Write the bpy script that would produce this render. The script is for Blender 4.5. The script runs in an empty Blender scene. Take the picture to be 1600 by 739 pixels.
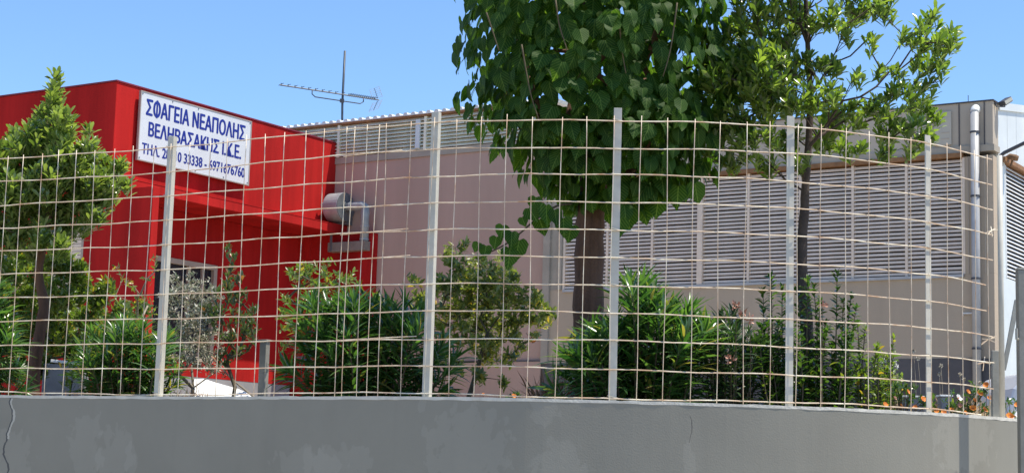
import bpy, bmesh, math, random
import numpy as np
from mathutils import Vector, Matrix
random.seed(7); rng = np.random.default_rng(11)
S = bpy.context.scene; C = S.collection
R = math.radians
# ------------------------------------------------------------------ camera, world, sun, exposure
PITCH, ROLL, EYE, FPX = 7.85, 1.6, 1.6, 2700.0
cd = bpy.data.cameras.new('camera'); cam = bpy.data.objects.new('camera', cd); C.objects.link(cam)
cd.sensor_width = 36; cd.lens = 36*FPX/1600; cd.clip_start = .1; cd.clip_end = 3000
RC = Matrix.Rotation(R(90+PITCH), 4, 'X') @ Matrix.Rotation(R(ROLL), 4, 'Z')
cam.matrix_world = Matrix.Translation((0, 0, EYE)) @ RC
S.camera = cam
SUN = Vector((.401, -.078, 1)).normalized(); SEL = math.asin(SUN.z)
w = bpy.data.worlds.new('World'); S.world = w; w.use_nodes = True
nt = w.node_tree; nt.nodes.clear()
sky = nt.nodes.new('ShaderNodeTexSky'); sky.sky_type = 'NISHITA'; sky.sun_disc = False
sky.sun_elevation = SEL; sky.sun_rotation = math.atan2(SUN.x, SUN.y)
sky.air_density = 1.0; sky.dust_density = 0.0; sky.ozone_density = 9.0; sky.altitude = 0
bg = nt.nodes.new('ShaderNodeBackground'); bg.inputs['Strength'].default_value = .137
wo = nt.nodes.new('ShaderNodeOutputWorld')
nt.links.new(sky.outputs[0], bg.inputs[0]); nt.links.new(bg.outputs[0], wo.inputs[0])
sl = bpy.data.lights.new('sun', 'SUN'); sl.energy = 4.2; sl.angle = R(.53); sl.color = (1, .93, .80)
so = bpy.data.objects.new('sun', sl); C.objects.link(so)
so.rotation_euler = (-SUN).to_track_quat('-Z', 'Y').to_euler(); so.location = (20, 5, 40)
S.render.engine = 'CYCLES'
S.view_settings.view_transform = 'Standard'; S.view_settings.look = 'None'
S.view_settings.gamma = 1; S.view_settings.exposure = .62

# ------------------------------------------------------------------ frames
TH = R(32.5)
U = Vector((math.cos(TH), -math.sin(TH), 0)); V = Vector((math.sin(TH), math.cos(TH), 0))
R0 = Vector((-4.835, 20.5, 0))                      # ground point below the corner of the red building
def B(u, v, z): return R0 + U*u + V*v + Vector((0, 0, z))
def at(px, py, Y):                                  # a point at depth Y on the line of sight of a photograph pixel
    d = (RC @ Vector(((px-800)/FPX, -(py-369.5)/FPX, -1, 0))).xyz
    return Vector((0, 0, EYE)) + d*(Y/d.y)

# ------------------------------------------------------------------ materials
M = {}
def rgb(h):
    return tuple(((c/255)/12.92 if c/255 <= .04045 else ((c/255+.055)/1.055)**2.4) for c in h)
def mat(name, col, rough=.7, var=.12, scale=3., bump=.0, bscale=60., metal=0., col2=None, spec=.5, streak=False):
    m = bpy.data.materials.new(name); m.use_nodes = True; n = m.node_tree.nodes; L = m.node_tree.links
    b = n['Principled BSDF']; b.inputs['Roughness'].default_value = rough; b.inputs['Metallic'].default_value = metal
    b.inputs['Specular IOR Level'].default_value = spec
    tc = n.new('ShaderNodeTexCoord'); mp = n.new('ShaderNodeMapping'); L.new(tc.outputs['Object'], mp.inputs[0])
    if streak: mp.inputs['Scale'].default_value = (1, 1, .12)
    no = n.new('ShaderNodeTexNoise'); no.inputs['Scale'].default_value = scale; no.inputs['Detail'].default_value = 8; no.inputs['Roughness'].default_value = .65
    L.new(mp.outputs[0], no.inputs['Vector'])
    cr = n.new('ShaderNodeValToRGB'); L.new(no.outputs[0], cr.inputs[0])
    c2 = col2 if col2 else tuple(c*(1-2*var) for c in col)
    cr.color_ramp.elements[0].position = .32; cr.color_ramp.elements[1].position = .68
    cr.color_ramp.elements[0].color = (*c2, 1); cr.color_ramp.elements[1].color = (*[min(1, c*(1+var*.5)) for c in col], 1)
    L.new(cr.outputs[0], b.inputs['Base Color'])
    if bump:
        n2 = n.new('ShaderNodeTexNoise'); n2.inputs['Scale'].default_value = bscale; n2.inputs['Detail'].default_value = 5
        L.new(tc.outputs['Object'], n2.inputs['Vector'])
        bp = n.new('ShaderNodeBump'); bp.inputs['Strength'].default_value = bump; bp.inputs['Distance'].default_value = .01
        L.new(n2.outputs[0], bp.inputs['Height']); L.new(bp.outputs[0], b.inputs['Normal'])
    M[name] = m; return m
def leafmat(name, c1, c2, c3=None, rough=.38, trans=.35, tcol=None, vein=False, spec=.75):
    m = bpy.data.materials.new(name); m.use_nodes = True; n = m.node_tree.nodes; L = m.node_tree.links
    b = n['Principled BSDF']; b.inputs['Roughness'].default_value = rough; b.inputs['Specular IOR Level'].default_value = spec
    g = n.new('ShaderNodeNewGeometry'); oi = n.new('ShaderNodeObjectInfo')
    ad = n.new('ShaderNodeMath'); ad.operation = 'ADD'; L.new(g.outputs['Random Per Island'], ad.inputs[0]); L.new(oi.outputs['Random'], ad.inputs[1])
    fr = n.new('ShaderNodeMath'); fr.operation = 'FRACT'; L.new(ad.outputs[0], fr.inputs[0])
    cr = n.new('ShaderNodeValToRGB'); L.new(fr.outputs[0], cr.inputs[0]); e = cr.color_ramp.elements
    e[0].color = (*c1, 1); e[1].color = (*c2, 1); e[1].position = .93 if c3 else 1
    if c3:
        x = e.new(.97); x.color = (*c3, 1)
    col = cr.outputs[0]
    if vein:
        uv = n.new('ShaderNodeUVMap'); sp = n.new('ShaderNodeSeparateXYZ'); L.new(uv.outputs[0], sp.inputs[0])
        ab = n.new('ShaderNodeMath'); ab.operation = 'ABSOLUTE'; L.new(sp.outputs[0], ab.inputs[0])
        # side veins: waves of v - |u|
        s1 = n.new('ShaderNodeMath'); s1.operation = 'SUBTRACT'; L.new(sp.outputs[1], s1.inputs[0]); L.new(ab.outputs[0], s1.inputs[1])
        m1 = n.new('ShaderNodeMath'); m1.operation = 'MULTIPLY'; m1.inputs[1].default_value = 6.; L.new(s1.outputs[0], m1.inputs[0])
        f1 = n.new('ShaderNodeMath'); f1.operation = 'FRACT'; L.new(m1.outputs[0], f1.inputs[0])
        l1 = n.new('ShaderNodeMath'); l1.operation = 'LESS_THAN'; l1.inputs[1].default_value = .13; L.new(f1.outputs[0], l1.inputs[0])
        l2 = n.new('ShaderNodeMath'); l2.operation = 'LESS_THAN'; l2.inputs[1].default_value = .02; L.new(ab.outputs[0], l2.inputs[0])
        mx = n.new('ShaderNodeMath'); mx.operation = 'MAXIMUM'; L.new(l1.outputs[0], mx.inputs[0]); L.new(l2.outputs[0], mx.inputs[1])
        mm = n.new('ShaderNodeMath'); mm.operation = 'MULTIPLY'; mm.inputs[1].default_value = .45; L.new(mx.outputs[0], mm.inputs[0])
        mi = n.new('ShaderNodeMix'); mi.data_type = 'RGBA'; L.new(mm.outputs[0], mi.inputs[0]); L.new(col, mi.inputs[6]); mi.inputs[7].default_value = (.16, .24, .07, 1)
        col = mi.outputs[2]
    L.new(col, b.inputs['Base Color'])
    t = n.new('ShaderNodeBsdfTranslucent')
    hs = n.new('ShaderNodeMix'); hs.data_type = 'RGBA'; hs.blend_type = 'MULTIPLY'; hs.inputs[0].default_value = 1
    L.new(col, hs.inputs[6]); hs.inputs[7].default_value = (*(tcol or (3.2, 3.6, 1.2)), 1)
    L.new(hs.outputs[2], t.inputs[0])
    mix = n.new('ShaderNodeMixShader'); mix.inputs[0].default_value = trans
    L.new(b.outputs[0], mix.inputs[1]); L.new(t.outputs[0], mix.inputs[2])
    L.new(mix.outputs[0], n['Material Output'].inputs[0])
    M[name] = m; return m

mat('red_render', (.48, .018, .016), .85, .19, 2.2, .25, 90, spec=.12, streak=True)
mat('red_coping', (.22, .02, .04), .6)
mat('mauve_render', (.48, .325, .255), .8, .08, .8, .2, 70, streak=True)
mat('grey_render', (.46, .365, .265), .8, .09, .9, .2, 70, streak=True)
mat('ledge_render', (.40, .35, .28), .8, .10, 4, .1, 70)
mat('parapet_grey', (.51, .43, .335), .75, .08, 1.2, .1, streak=True)
mat('plinth', (.11, .10, .10), .8, .12, 3)
mat('grey_plinth', (.30, .30, .31), .8, .12, 3)
mat('slat_pink', (.80, .65, .51), .5, .10, 5)
mat('slat_cream', (.88, .84, .66), .5, .12, 6)
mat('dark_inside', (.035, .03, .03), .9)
mat('trim_brown', (.30, .145, .055), .7, .2, 9)
mat('roof_sheet', (.72, .72, .70), .5, .1, 6)
mat('white_panel', (.66, .69, .68), .5, .05, 2)
mat('pipe_grey', (.42, .42, .42), .45, .08, 6)
mat('clamp_dark', (.06, .065, .08), .6)
mat('sign_white', (.66, .68, .70), .4, .04, 3)
mat('sign_blue', (.008, .022, .25), .5, .05)
mat('sign_edge', (.38, .34, .30), .6)
mat('fan_grey', (.14, .15, .16), .45, .15, 8)
mat('duct_metal', (.33, .36, .37), .4, .15, 8)
mat('duct_beige', (.26, .22, .18), .6, .15, 8)
mat('antenna_metal', (.05, .07, .10), .5, .15, 12)
mat('antenna_light', (.42, .45, .50), .4, .1)
mat('window_frame', (.42, .35, .28), .6, .08)
mat('window_glass', (.012, .015, .025), .08, .05)
mat('wire', (.88, .81, .64), .5, .10, 7, col2=(.48, .27, .14))
mat('post_white', (.57, .54, .46), .5, .07, 9, .05)
mat('post_grey', (.38, .37, .32), .6, .12, 7, .1)
mat('steel_olive', (.26, .25, .215), .6, .14, 5, .1)
mat('bark', (.17, .085, .05), .9, .25, 14, .8, 60, streak=True)
mat('bark_dark', (.085, .06, .045), .9, .2, 20, .6, 70)
mat('twig', (.13, .10, .055), .85, .2, 20)
mat('twig_pale', (.34, .29, .22), .85, .2, 20)
mat('soil', (.11, .075, .05), .95, .25, 6, .8, 30)
mat('ground_dry', (.38, .31, .22), .95, .2, .4, .4, 20)
mat('asphalt', (.15, .14, .125), .9, .15, 2, .5, 150)
mat('paving', (.48, .42, .32), .9, .12, 3, .3, 90)
mat('yard_concrete', (.44, .375, .29), .9, .10, .8, .3, 60)
mat('kerb', (.36, .35, .33), .9, .12, 3, .3, 90)
mat('concrete_block', (.30, .30, .31), .9, .1, 5, .3)
mat('white_plaster', (.85, .85, .84), .8, .03, 18, .5, 40)
mat('coping_white', (.66, .63, .55), .8, .12, 12, .4, 60)
mat('petal_orange', (.85, .27, .03), .6, .1)
mat('petal_white', (.82, .80, .78), .6, .05)
mat('petal_pink', (.50, .25, .17), .6, .1)
mat('petal_core', (.5, .12, .04), .6)
mat('car_paint', (.62, .64, .67), .25, .02)
mat('rubber', (.02, .02, .02), .8)
mat('chrome', (.6, .6, .6), .25, .02, metal=1)
mat('lamp_glass', (.55, .52, .42), .2, .05)
mat('rust_brown', (.22, .12, .055), .8, .3, 30)
mat('board_cream', (.52, .47, .38), .6, .06)
leafmat('leaf_mulberry', (.016, .048, .008), (.030, .072, .012), rough=.55, trans=.30, tcol=(6.5, 6.2, 1.8), vein=True, spec=.12)
leafmat('leaf_pitto', (.05, .09, .02), (.17, .22, .055), rough=.26, trans=.36)
leafmat('leaf_left', (.075, .12, .03), (.25, .30, .10), rough=.27, trans=.25)
leafmat('leaf_oleander', (.025, .075, .02), (.10, .18, .06), rough=.25, trans=.25, c3=(.26, .22, .07))
leafmat('leaf_oleander_dark', (.022, .052, .018), (.05, .09, .03), rough=.3, trans=.2)
leafmat('leaf_glossy', (.03, .07, .018), (.08, .14, .035), rough=.22, trans=.25, c3=(.18, .2, .05))
leafmat('leaf_light', (.07, .12, .025), (.16, .20, .045), rough=.4, trans=.3, c3=(.30, .20, .04))
leafmat('leaf_citrus', (.06, .09, .028), (.20, .21, .06), rough=.35, trans=.35, c3=(.45, .30, .07))
leafmat('leaf_dry', (.09, .13, .045), (.60, .56, .46), rough=.6, trans=.15, tcol=(1.2, 1.1, .9), c3=(.12, .16, .06))
leafmat('leaf_spiky', (.04, .075, .025), (.10, .13, .05), rough=.45, trans=.2, c3=(.30, .12, .06))
leafmat('straw', (.34, .24, .13), (.55, .42, .24), rough=.8, trans=.2, tcol=(1.2, 1.1, .9))
leafmat('straw_rust', (.25, .12, .06), (.42, .25, .13), rough=.8, trans=.2, tcol=(1.2, 1.1, .9))

# painted concrete of the retaining wall, with stains and a crack laid out along the wall (uv in metres)
def wall_mat():
    m = mat('wall_paint', (.262, .250, .208), .85, .05, 1.2, .12, 110)
    n = m.node_tree.nodes; L = m.node_tree.links; b = n['Principled BSDF']
    base = b.inputs['Base Color'].links[0].from_socket
    uv = n.new('ShaderNodeUVMap'); sp = n.new('ShaderNodeSeparateXYZ'); L.new(uv.outputs[0], sp.inputs[0])
    def math_(op, a, c=None, d=None):
        x = n.new('ShaderNodeMath'); x.operation = op
        for i, q in enumerate((a, c, d)):
            if q is None: continue
            if isinstance(q, (int, float)): x.inputs[i].default_value = q
            else: L.new(q, x.inputs[i])
        return x.outputs[0]
    def noise(scale, sx=1, sy=1, det=6):
        mp = n.new('ShaderNodeMapping'); mp.inputs['Scale'].default_value = (sx, sy, 1); L.new(uv.outputs[0], mp.inputs[0])
        x = n.new('ShaderNodeTexNoise'); x.inputs['Scale'].default_value = scale; x.inputs['Detail'].default_value = det; L.new(mp.outputs[0], x.inputs['Vector']); return x.outputs[0]
    def mixc(fac, a, c):
        x = n.new('ShaderNodeMix'); x.data_type = 'RGBA'; L.new(fac, x.inputs[0]); L.new(a, x.inputs[6]); x.inputs[7].default_value = (*c, 1); return x.outputs[2]
    col = base
    # broad vertical weathering
    st = noise(2.2, 1, .18); fac = math_('MULTIPLY', math_('SMOOTH_MIN', math_('MAXIMUM', math_('SUBTRACT', st, .52), 0.), 1., .1), 1.6)
    col = mixc(fac, col, (.31, .29, .24))
    st = noise(7, 1, .06); fac = math_('MULTIPLY', math_('MAXIMUM', math_('SUBTRACT', st, .55), 0.), 1.5)
    col = mixc(fac, col, (.215, .203, .168))
    # pale salt patches: (u, v, ru, rv)
    for (cu, cv, ru, rv) in WPATCH:
        du = math_('DIVIDE', math_('SUBTRACT', sp.outputs[0], cu), ru); dv = math_('DIVIDE', math_('SUBTRACT', sp.outputs[1], cv), rv)
        d = math_('ADD', math_('MULTIPLY', du, du), math_('MULTIPLY', dv, dv))
        k = math_('SUBTRACT', 1.0, d); nn = noise(16, 1, .6)
        f = math_('MAXIMUM', math_('MULTIPLY', math_('ADD', math_('MULTIPLY', k, .35), math_('SUBTRACT', nn, .62)), 3.0), 0.)
        f = math_('MINIMUM', math_('MULTIPLY', f, math_('GREATER_THAN', k, 0.)), .13)
        col = mixc(f, col, (.46, .44, .38))
    # cracks
    for (cu, half, amp, c, top, bot) in WCRACK:
        nn = noise(5, 0, 1, 8); off = math_('MULTIPLY', math_('SUBTRACT', nn, .5), amp)
        d = math_('ABSOLUTE', math_('SUBTRACT', math_('SUBTRACT', sp.outputs[0], cu), off))
        wv = math_('MULTIPLY', noise(13, 0, 1, 3), half*2)
        f = math_('MULTIPLY', math_('LESS_THAN', d, wv), math_('MULTIPLY', math_('LESS_THAN', sp.outputs[1], top), math_('GREATER_THAN', sp.outputs[1], bot)))
        col = mixc(f, col, c)
    L.new(col, b.inputs['Base Color'])

# ------------------------------------------------------------------ helpers
def tag(o, label=None, cat=None, group=None, kind=None):
    if label: o['label'] = label
    if cat: o['category'] = cat
    if group: o['group'] = group
    if kind: o['kind'] = kind
    return o
def empty(name, loc, label, cat, group=None):
    o = bpy.data.objects.new(name, None); C.objects.link(o); o.location = loc; o.empty_display_size = .1
    return tag(o, label, cat, group)
def link(name, me, m, parent=None):
    o = bpy.data.objects.new(name, me); C.objects.link(o)
    if m: me.materials.clear(); me.materials.append(M[m])
    if parent:
        o.parent = parent; o.matrix_parent_inverse = wm(parent).inverted()
    return o
def wm(o):
    m = Matrix.LocRotScale(o.location, o.rotation_euler, o.scale)
    return (wm(o.parent) @ o.matrix_parent_inverse @ m) if o.parent else m
class MB:
    def __init__(s): s.v = []; s.f = []
    def add(s, vs, fs):
        k = len(s.v); s.v += [tuple(p) for p in vs]; s.f += [tuple(i+k for i in f) for f in fs]; return s
    def hexa(s, p):  # 8 pts bottom 4 ccw, top 4
        return s.add(p, [(3, 2, 1, 0), (4, 5, 6, 7), (0, 1, 5, 4), (1, 2, 6, 5), (2, 3, 7, 6), (3, 0, 4, 7)])
    def ubox(s, u0, u1, v0, v1, z0, z1):   # box in the building frame
        return s.hexa([B(u0, v0, z0), B(u1, v0, z0), B(u1, v1, z0), B(u0, v1, z0), B(u0, v0, z1), B(u1, v0, z1), B(u1, v1, z1), B(u0, v1, z1)])
    def box(s, c, sx, sy, sz, rot=None):
        c = Vector(c); q = []
        for dz in (-1, 1):
            for a, b_ in ((-1, -1), (1, -1), (1, 1), (-1, 1)):
                p = Vector((a*sx/2, b_*sy/2, dz*sz/2)); q.append(c + (rot @ p if rot else p))
        return s.hexa(q)
    def tube(s, pts, rad, n=6, cap=True):
        pts = [Vector(p) for p in pts]; m = len(pts)
        if not hasattr(rad, '__len__'): rad = [rad]*m
        k = len(s.v); up = None
        for i, p in enumerate(pts):
            d = (pts[min(i+1, m-1)]-pts[max(i-1, 0)]).normalized()
            if up is None: up = Vector((0, 0, 1)) if abs(d.z) < .9 else Vector((1, 0, 0))
            a = d.cross(up).normalized(); b_ = d.cross(a).normalized()
            up = -b_
            for j in range(n):
                t = 2*math.pi*j/n; s.v.append(tuple(p + (a*math.cos(t) + b_*math.sin(t))*rad[i]))
        for i in range(m-1):
            for j in range(n):
                s.f.append((k+i*n+j, k+i*n+(j+1) % n, k+(i+1)*n+(j+1) % n, k+(i+1)*n+j))
        if cap:
            s.f.append(tuple(k+j for j in range(n))[::-1]); s.f.append(tuple(k+(m-1)*n+j for j in range(n)))
        return s
    def prism(s, prof, off):   # closed polygon of points, extruded by vector
        n = len(prof); off = Vector(off); k = [Vector(p) for p in prof]
        return s.add(k + [p+off for p in k], [tuple(range(n))[::-1], tuple(range(n, 2*n))] + [(i, (i+1) % n, n+(i+1) % n, n+i) for i in range(n)])
    def mesh(s, name, smooth=False, fix=True):
        me = bpy.data.meshes.new(name); me.from_pydata(s.v, [], s.f); me.update()
        if fix:
            bm = bmesh.new(); bm.from_mesh(me); bmesh.ops.recalc_face_normals(bm, faces=bm.faces); bm.to_mesh(me); bm.free()
        if smooth: me.polygons.foreach_set('use_smooth', [True]*len(me.polygons))
        return me
    def build(s, name, m, parent=None, smooth=False, bevel=0, fix=True):
        o = link(name, s.mesh(name, smooth, fix), m, parent)
        if bevel:
            b_ = o.modifiers.new('bevel', 'BEVEL'); b_.width = bevel; b_.segments = 2; b_.limit_method = 'ANGLE'
        return o
def spline(P, n=8):
    P = [Vector(p) for p in P]; Q = [P[0]*2-P[1]] + P + [P[-1]*2-P[-2]]; out = []
    for i in range(1, len(Q)-2):
        for k in range(n):
            t = k/n; a, b_, c, d = Q[i-1], Q[i], Q[i+1], Q[i+2]
            out.append(.5*((2*b_) + (c-a)*t + (2*a-5*b_+4*c-d)*t*t + (3*b_-a-3*c+d)*t**3))
    out.append(P[-1]); return out
def resample(P, step):
    L = [0]
    for a, b_ in zip(P, P[1:]): L.append(L[-1]+(b_-a).length)
    return L
def along(P, L, s):
    s = min(max(s, 0), L[-1]-1e-6)
    i = int(np.searchsorted(L, s, side='right'))-1; i = min(max(i, 0), len(P)-2)
    t = (s-L[i])/(L[i+1]-L[i]); return P[i].lerp(P[i+1], t), (P[i+1]-P[i]).normalized()

# ------------------------------------------------------------------ setting: ground, pavement, road, garden terrace, yard
WT = 2.018                                         # top of the retaining wall
FP = [(-8.4, 14.35), (-5.4, 12.42), (-3.293, 11.26), (-2.133, 10.688), (-.447, 9.682+.02), (.585, 9.496), (1.565, 9.565), (2.404, 9.895), (2.949, 10.385)]
path = spline([(x, y, 0) for x, y in FP] + [(3.135, 10.72, 0), (3.24, 11.3, 0), (3.42, 12.3, 0)], 10)
PL = resample(path, .1)
def offs(d, i):
    t = (path[min(i+1, len(path)-1)]-path[max(i-1, 0)]).normalized(); return path[i] + Vector((-t.y, t.x, 0))*d
o = MB().add([(-400, -60, 0), (400, -60, 0), (400, 900, 0), (-400, 900, 0)], [(0, 1, 2, 3)]).build('ground', 'ground_dry'); tag(o, kind='structure')
o = MB().add([(-60, -4.2, .004), (60, -4.2, .004), (60, 5.2, .004), (-60, 5.2, .004)], [(0, 1, 2, 3)]).build('road', 'asphalt'); tag(o, kind='structure')
o = MB().box((0, 5.28, .06), 120, .15, .13).build('kerb', 'kerb', bevel=.01); tag(o, kind='structure')
o = MB().box((0, 8.355, .055), 120, 6.0, .11).build('pavement', 'paving'); tag(o, kind='structure')
m_ = MB(); q = [path[i] + Vector((0, 0, 0)) for i in range(len(path))]
inner = [offs(.12, i) for i in range(len(path))]
poly = [Vector((p.x, p.y, 0)) for p in inner] + [Vector((4.5, 16, 0)), Vector((5.6, 19.6, 0)), Vector((12, 30, 0)), Vector((-30, 40, 0)), Vector((-30, 20, 0))]
m_.prism(poly, (0, 0, WT-.05))
tag(m_.build('garden_soil', 'soil'), kind='structure')
far_edge = [offs(2.3, i) for i in range(4, len(path)-12)]
m_ = MB(); yard_poly = [Vector((p.x, p.y, WT-.046)) for p in far_edge] + [Vector((4.35, 16, WT-.046)), Vector((5.5, 19.6, WT-.046)), Vector((12, 30, WT-.046)), Vector((-30, 40, WT-.046)), Vector((-30, 20, WT-.046))]
m_.add(yard_poly, [tuple(range(len(yard_poly)))]); tag(m_.build('bounce_courtyard', 'yard_concrete'), kind='structure')  # unseen pale concrete apron, added to bounce warm sunlight onto the building walls
o = MB().add([(3.6, 10.9, .12), (14, 10.9, .12), (14, 15, 1.3), (4.0, 15, 1.3), (3.9, 40, 1.3), (30, 40, 1.3), (30, 15, 1.3)], [(0, 1, 2, 3), (3, 2, 6, 5, 4)]).build('yard', 'paving'); tag(o, kind='structure')

# ------------------------------------------------------------------ retaining wall
def uvwall(me, cols):
    uvl = me.uv_layers.new(name='UVMap')
    for p in me.polygons:
        for li in p.loop_indices:
            uvl.data[li].uv = cols[me.loops[li].vertex_index]
s_at = lambda px, yy: min(range(len(path)), key=lambda i: abs(proj(path[i] + Vector((0, 0, WT)))[0]-px))
def proj(P):
    c = RC.transposed() @ (P-Vector((0, 0, EYE))).to_4d() if False else (RC.to_3x3().transposed() @ (P-Vector((0, 0, EYE))))
    return (800+FPX*c.x/-c.z, 369.5-FPX*c.y/-c.z)
def wall_uv_of(px, py):
    i = s_at(px, py); p0 = path[i]; Pq = at(px, py, p0.y); return PL[i], Pq.z
WPATCH = []
for px, py, ru, rv in ((150, 700, .16, .3), (190, 712, .18, .22), (235, 722, .06, .14), (480, 724, .30, .12), (560, 722, .3, .12), (862, 642, .10, .10), (872, 735, .18, .22), (675, 632, .03, .06), (735, 705, .3, .3), (1085, 728, .05, .15), (1500, 690, .35, .2), (20, 720, .25, .25)):
    a, z = wall_uv_of(px, py); WPATCH.append((a, z, ru, rv))
WCRACK = []
a, z = wall_uv_of(38, 640)
WCRACK.append((a-.012, .007, .20, (.09, .09, .088), WT, .0)); WCRACK.append((a, .008, .20, (.46, .44, .38), WT-.02, 1.74))
a, z = wall_uv_of(1085, 660)
WCRACK.append((a, .0018, .10, (.10, .095, .085), WT-.07, 1.80))

wall_mat()
wall = empty('retaining_wall', (0, 9.6, 0), 'long curved grey painted concrete wall with a crack, carrying the wire mesh fence', 'wall')
rows = []; m_ = MB(); cols = []
n = len(path)
for i in range(n):
    f_ = path[i] + Vector((0, 0, 0)); f_ = offs(-.07, i); b_ = offs(.13, i)
    # front face in steps so that it stays a little uneven
    for z in (0, .7, 1.3, 1.7, WT-.014): m_.v.append((f_.x, f_.y, z)); cols.append((PL[i], z))
    m_.v.append((b_.x, b_.y, WT-.014)); cols.append((PL[i], WT+.1)); m_.v.append((b_.x, b_.y, 0)); cols.append((PL[i], 0))
for i in range(n-1):
    for j in range(6): m_.f.append((i*7+j, (i+1)*7+j, (i+1)*7+j+1, i*7+j+1))
m_.f += [tuple(range(7)), tuple((n-1)*7+j for j in range(7))[::-1]]
me = m_.mesh('wall_body'); uvwall(me, cols); link('wall_body', me, 'wall_paint', wall)
m_ = MB(); P_ = []
fine = [along(path, PL, s)[0] for s in np.arange(0, PL[-1], .06)]
for i, p in enumerate(fine):
    t = (fine[min(i+1, len(fine)-1)]-fine[max(i-1, 0)]).normalized(); nn = Vector((-t.y, t.x, 0))
    j = random.uniform(-.003, .003); a = p - nn*(.0712+j*.3); b_ = p + nn*.14
    z0 = WT-.017+random.uniform(-.003, .002); z1 = WT+random.uniform(-.002, .002)
    m_.v += [(a.x, a.y, z0), (a.x, a.y, z1), (b_.x, b_.y, z1), (b_.x, b_.y, z0)]
for i in range(len(fine)-1):
    for j in range(4): m_.f.append((i*4+j, (i+1)*4+j, (i+1)*4+(j+1) % 4, i*4+(j+1) % 4))
m_.build('coping', 'coping_white', wall)

# ------------------------------------------------------------------ fence
fence = empty('wire_mesh_fence', (0, 9.6, WT), 'tall welded wire mesh fence with white steel posts on top of the grey wall', 'fence')
fpath = spline([(x, y, 0) for x, y in FP], 10); FL = resample(fpath, .1)
def s_of(xy):
    return min(np.arange(0, FL[-1], .01), key=lambda s: (along(fpath, FL, s)[0].xy-Vector(xy)).length)
corner_s = FL[-1]
# posts, px of their feet -> arc position
post_px = [(248, 10.70, 3.655), (667, 9.70, 3.648), (957, 9.50, 3.655), (1233, 9.57, 3.65), (1451, 9.895, 3.632)]
def post_at(s, ztop, w=.045, d=.036, mat_='post_white', z0=WT, off=.012):
    p, t = along(fpath, FL, s); nn = Vector((-t.y, t.x, 0)); c = p + nn*(d/2+off)
    # L-angle: front flange and side flange
    m = MB(); th = .005; up = Vector((0, 0, ztop-z0)); z = Vector((0, 0, z0))
    prof = [c - t*w/2 - nn*d/2, c + t*w/2 - nn*d/2, c + t*w/2 + nn*d/2, c + t*(w/2-th) + nn*d/2, c + t*(w/2-th) - nn*(d/2-th), c - t*w/2 - nn*(d/2-th)]
    m.prism([q + z for q in prof], up)
    po = m.build('post', mat_, fence, bevel=.0015)
    # tie wires
    for k in range(0, 11, 2):
        zz = 2.04+.1545*k; MB().tube([c - t*(w/2+.004) - nn*(d/2+.008) + Vector((0, 0, zz+.006)), c - nn*(d/2+.010) + Vector((0, 0, zz)), c + t*(w/2+.005) - nn*(d/2+.006) + Vector((0, 0, zz-.005))], .0022, 5).build('tie_wire', 'post_grey', po)
    return po
post_s = []
for px, yy, zt in post_px:
    s = min(np.arange(0, FL[-1], .01), key=lambda q: abs(proj(along(fpath, FL, q)[0] + Vector((0, 0, WT+.5)))[0]-(px+2)))
    post_s.append(s)
    post_at(s, zt)
s0 = post_s[0]-3.9
post_at(post_s[0]-1.95, 3.65); post_at(s0, 3.65)
NR = 11; PZ = .1545
for k in range(NR):
    pts = []; z = 2.036+PZ*k; ph = random.uniform(0, 6); am = .003 + (.004 if k in (0, 9) else 0)
    e = corner_s - (0 if k > 5 else random.uniform(.0, .16))
    for s in np.arange(s0, e, .075):
        p, t = along(fpath, FL, s); nn = Vector((-t.y, t.x, 0))
        wob = am*math.sin(s*2.1+ph) + .0025*math.sin(s*9+ph*2) + random.uniform(-.0012, .0012)
        # the mesh is dented a little between the posts
        pts.append(p + nn*(.004*math.sin(s*3+ph)) + Vector((0, 0, z+wob)))
    MB().tube(pts, .0037, 6).build('wire', 'wire', fence, smooth=True)
s = s0+.03; skip = 0
while s < corner_s-.02:
    p, t = along(fpath, FL, s); nn = Vector((-t.y, t.x, 0)); pts = []; ph = random.uniform(0, 6); l = random.uniform(-.008, .008)
    top = 3.58+random.uniform(.012, .035)
    for z in np.linspace(2.0, top, 13):
        pts.append(p - nn*.0075 + t*(.004*math.sin(z*4+ph)+l*(z-2)) + Vector((0, 0, z)))
    MB().tube(pts, .0024, 6).build('wire', 'wire', fence, smooth=True)
    s += .15 + random.uniform(-.004, .004)
# overlap of two rolls beside the second post: doubled uprights and loose wire ends
for ds in (-.40, -.575):
    p, t = along(fpath, FL, post_s[1]+ds+.02); nn = Vector((-t.y, t.x, 0))
    MB().tube([p + nn*.012 + t*(.012*math.sin(z*2)) + Vector((0, 0, z)) for z in np.linspace(2.0, 3.6, 9)], .0024, 6).build('wire', 'wire', fence, smooth=True)
for k in (2, 5, 6, 9):
    pts = []
    for q in np.linspace(-.62, -.03-.02*k, 8):
        p, t = along(fpath, FL, post_s[1]+q); nn = Vector((-t.y, t.x, 0)); pts.append(p + nn*.012 + Vector((0, 0, 2.036+PZ*k+.018*max(0, (q+.62))/.6)))
    MB().tube(pts, .0028, 6).build('wire', 'wire', fence, smooth=True)
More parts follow.
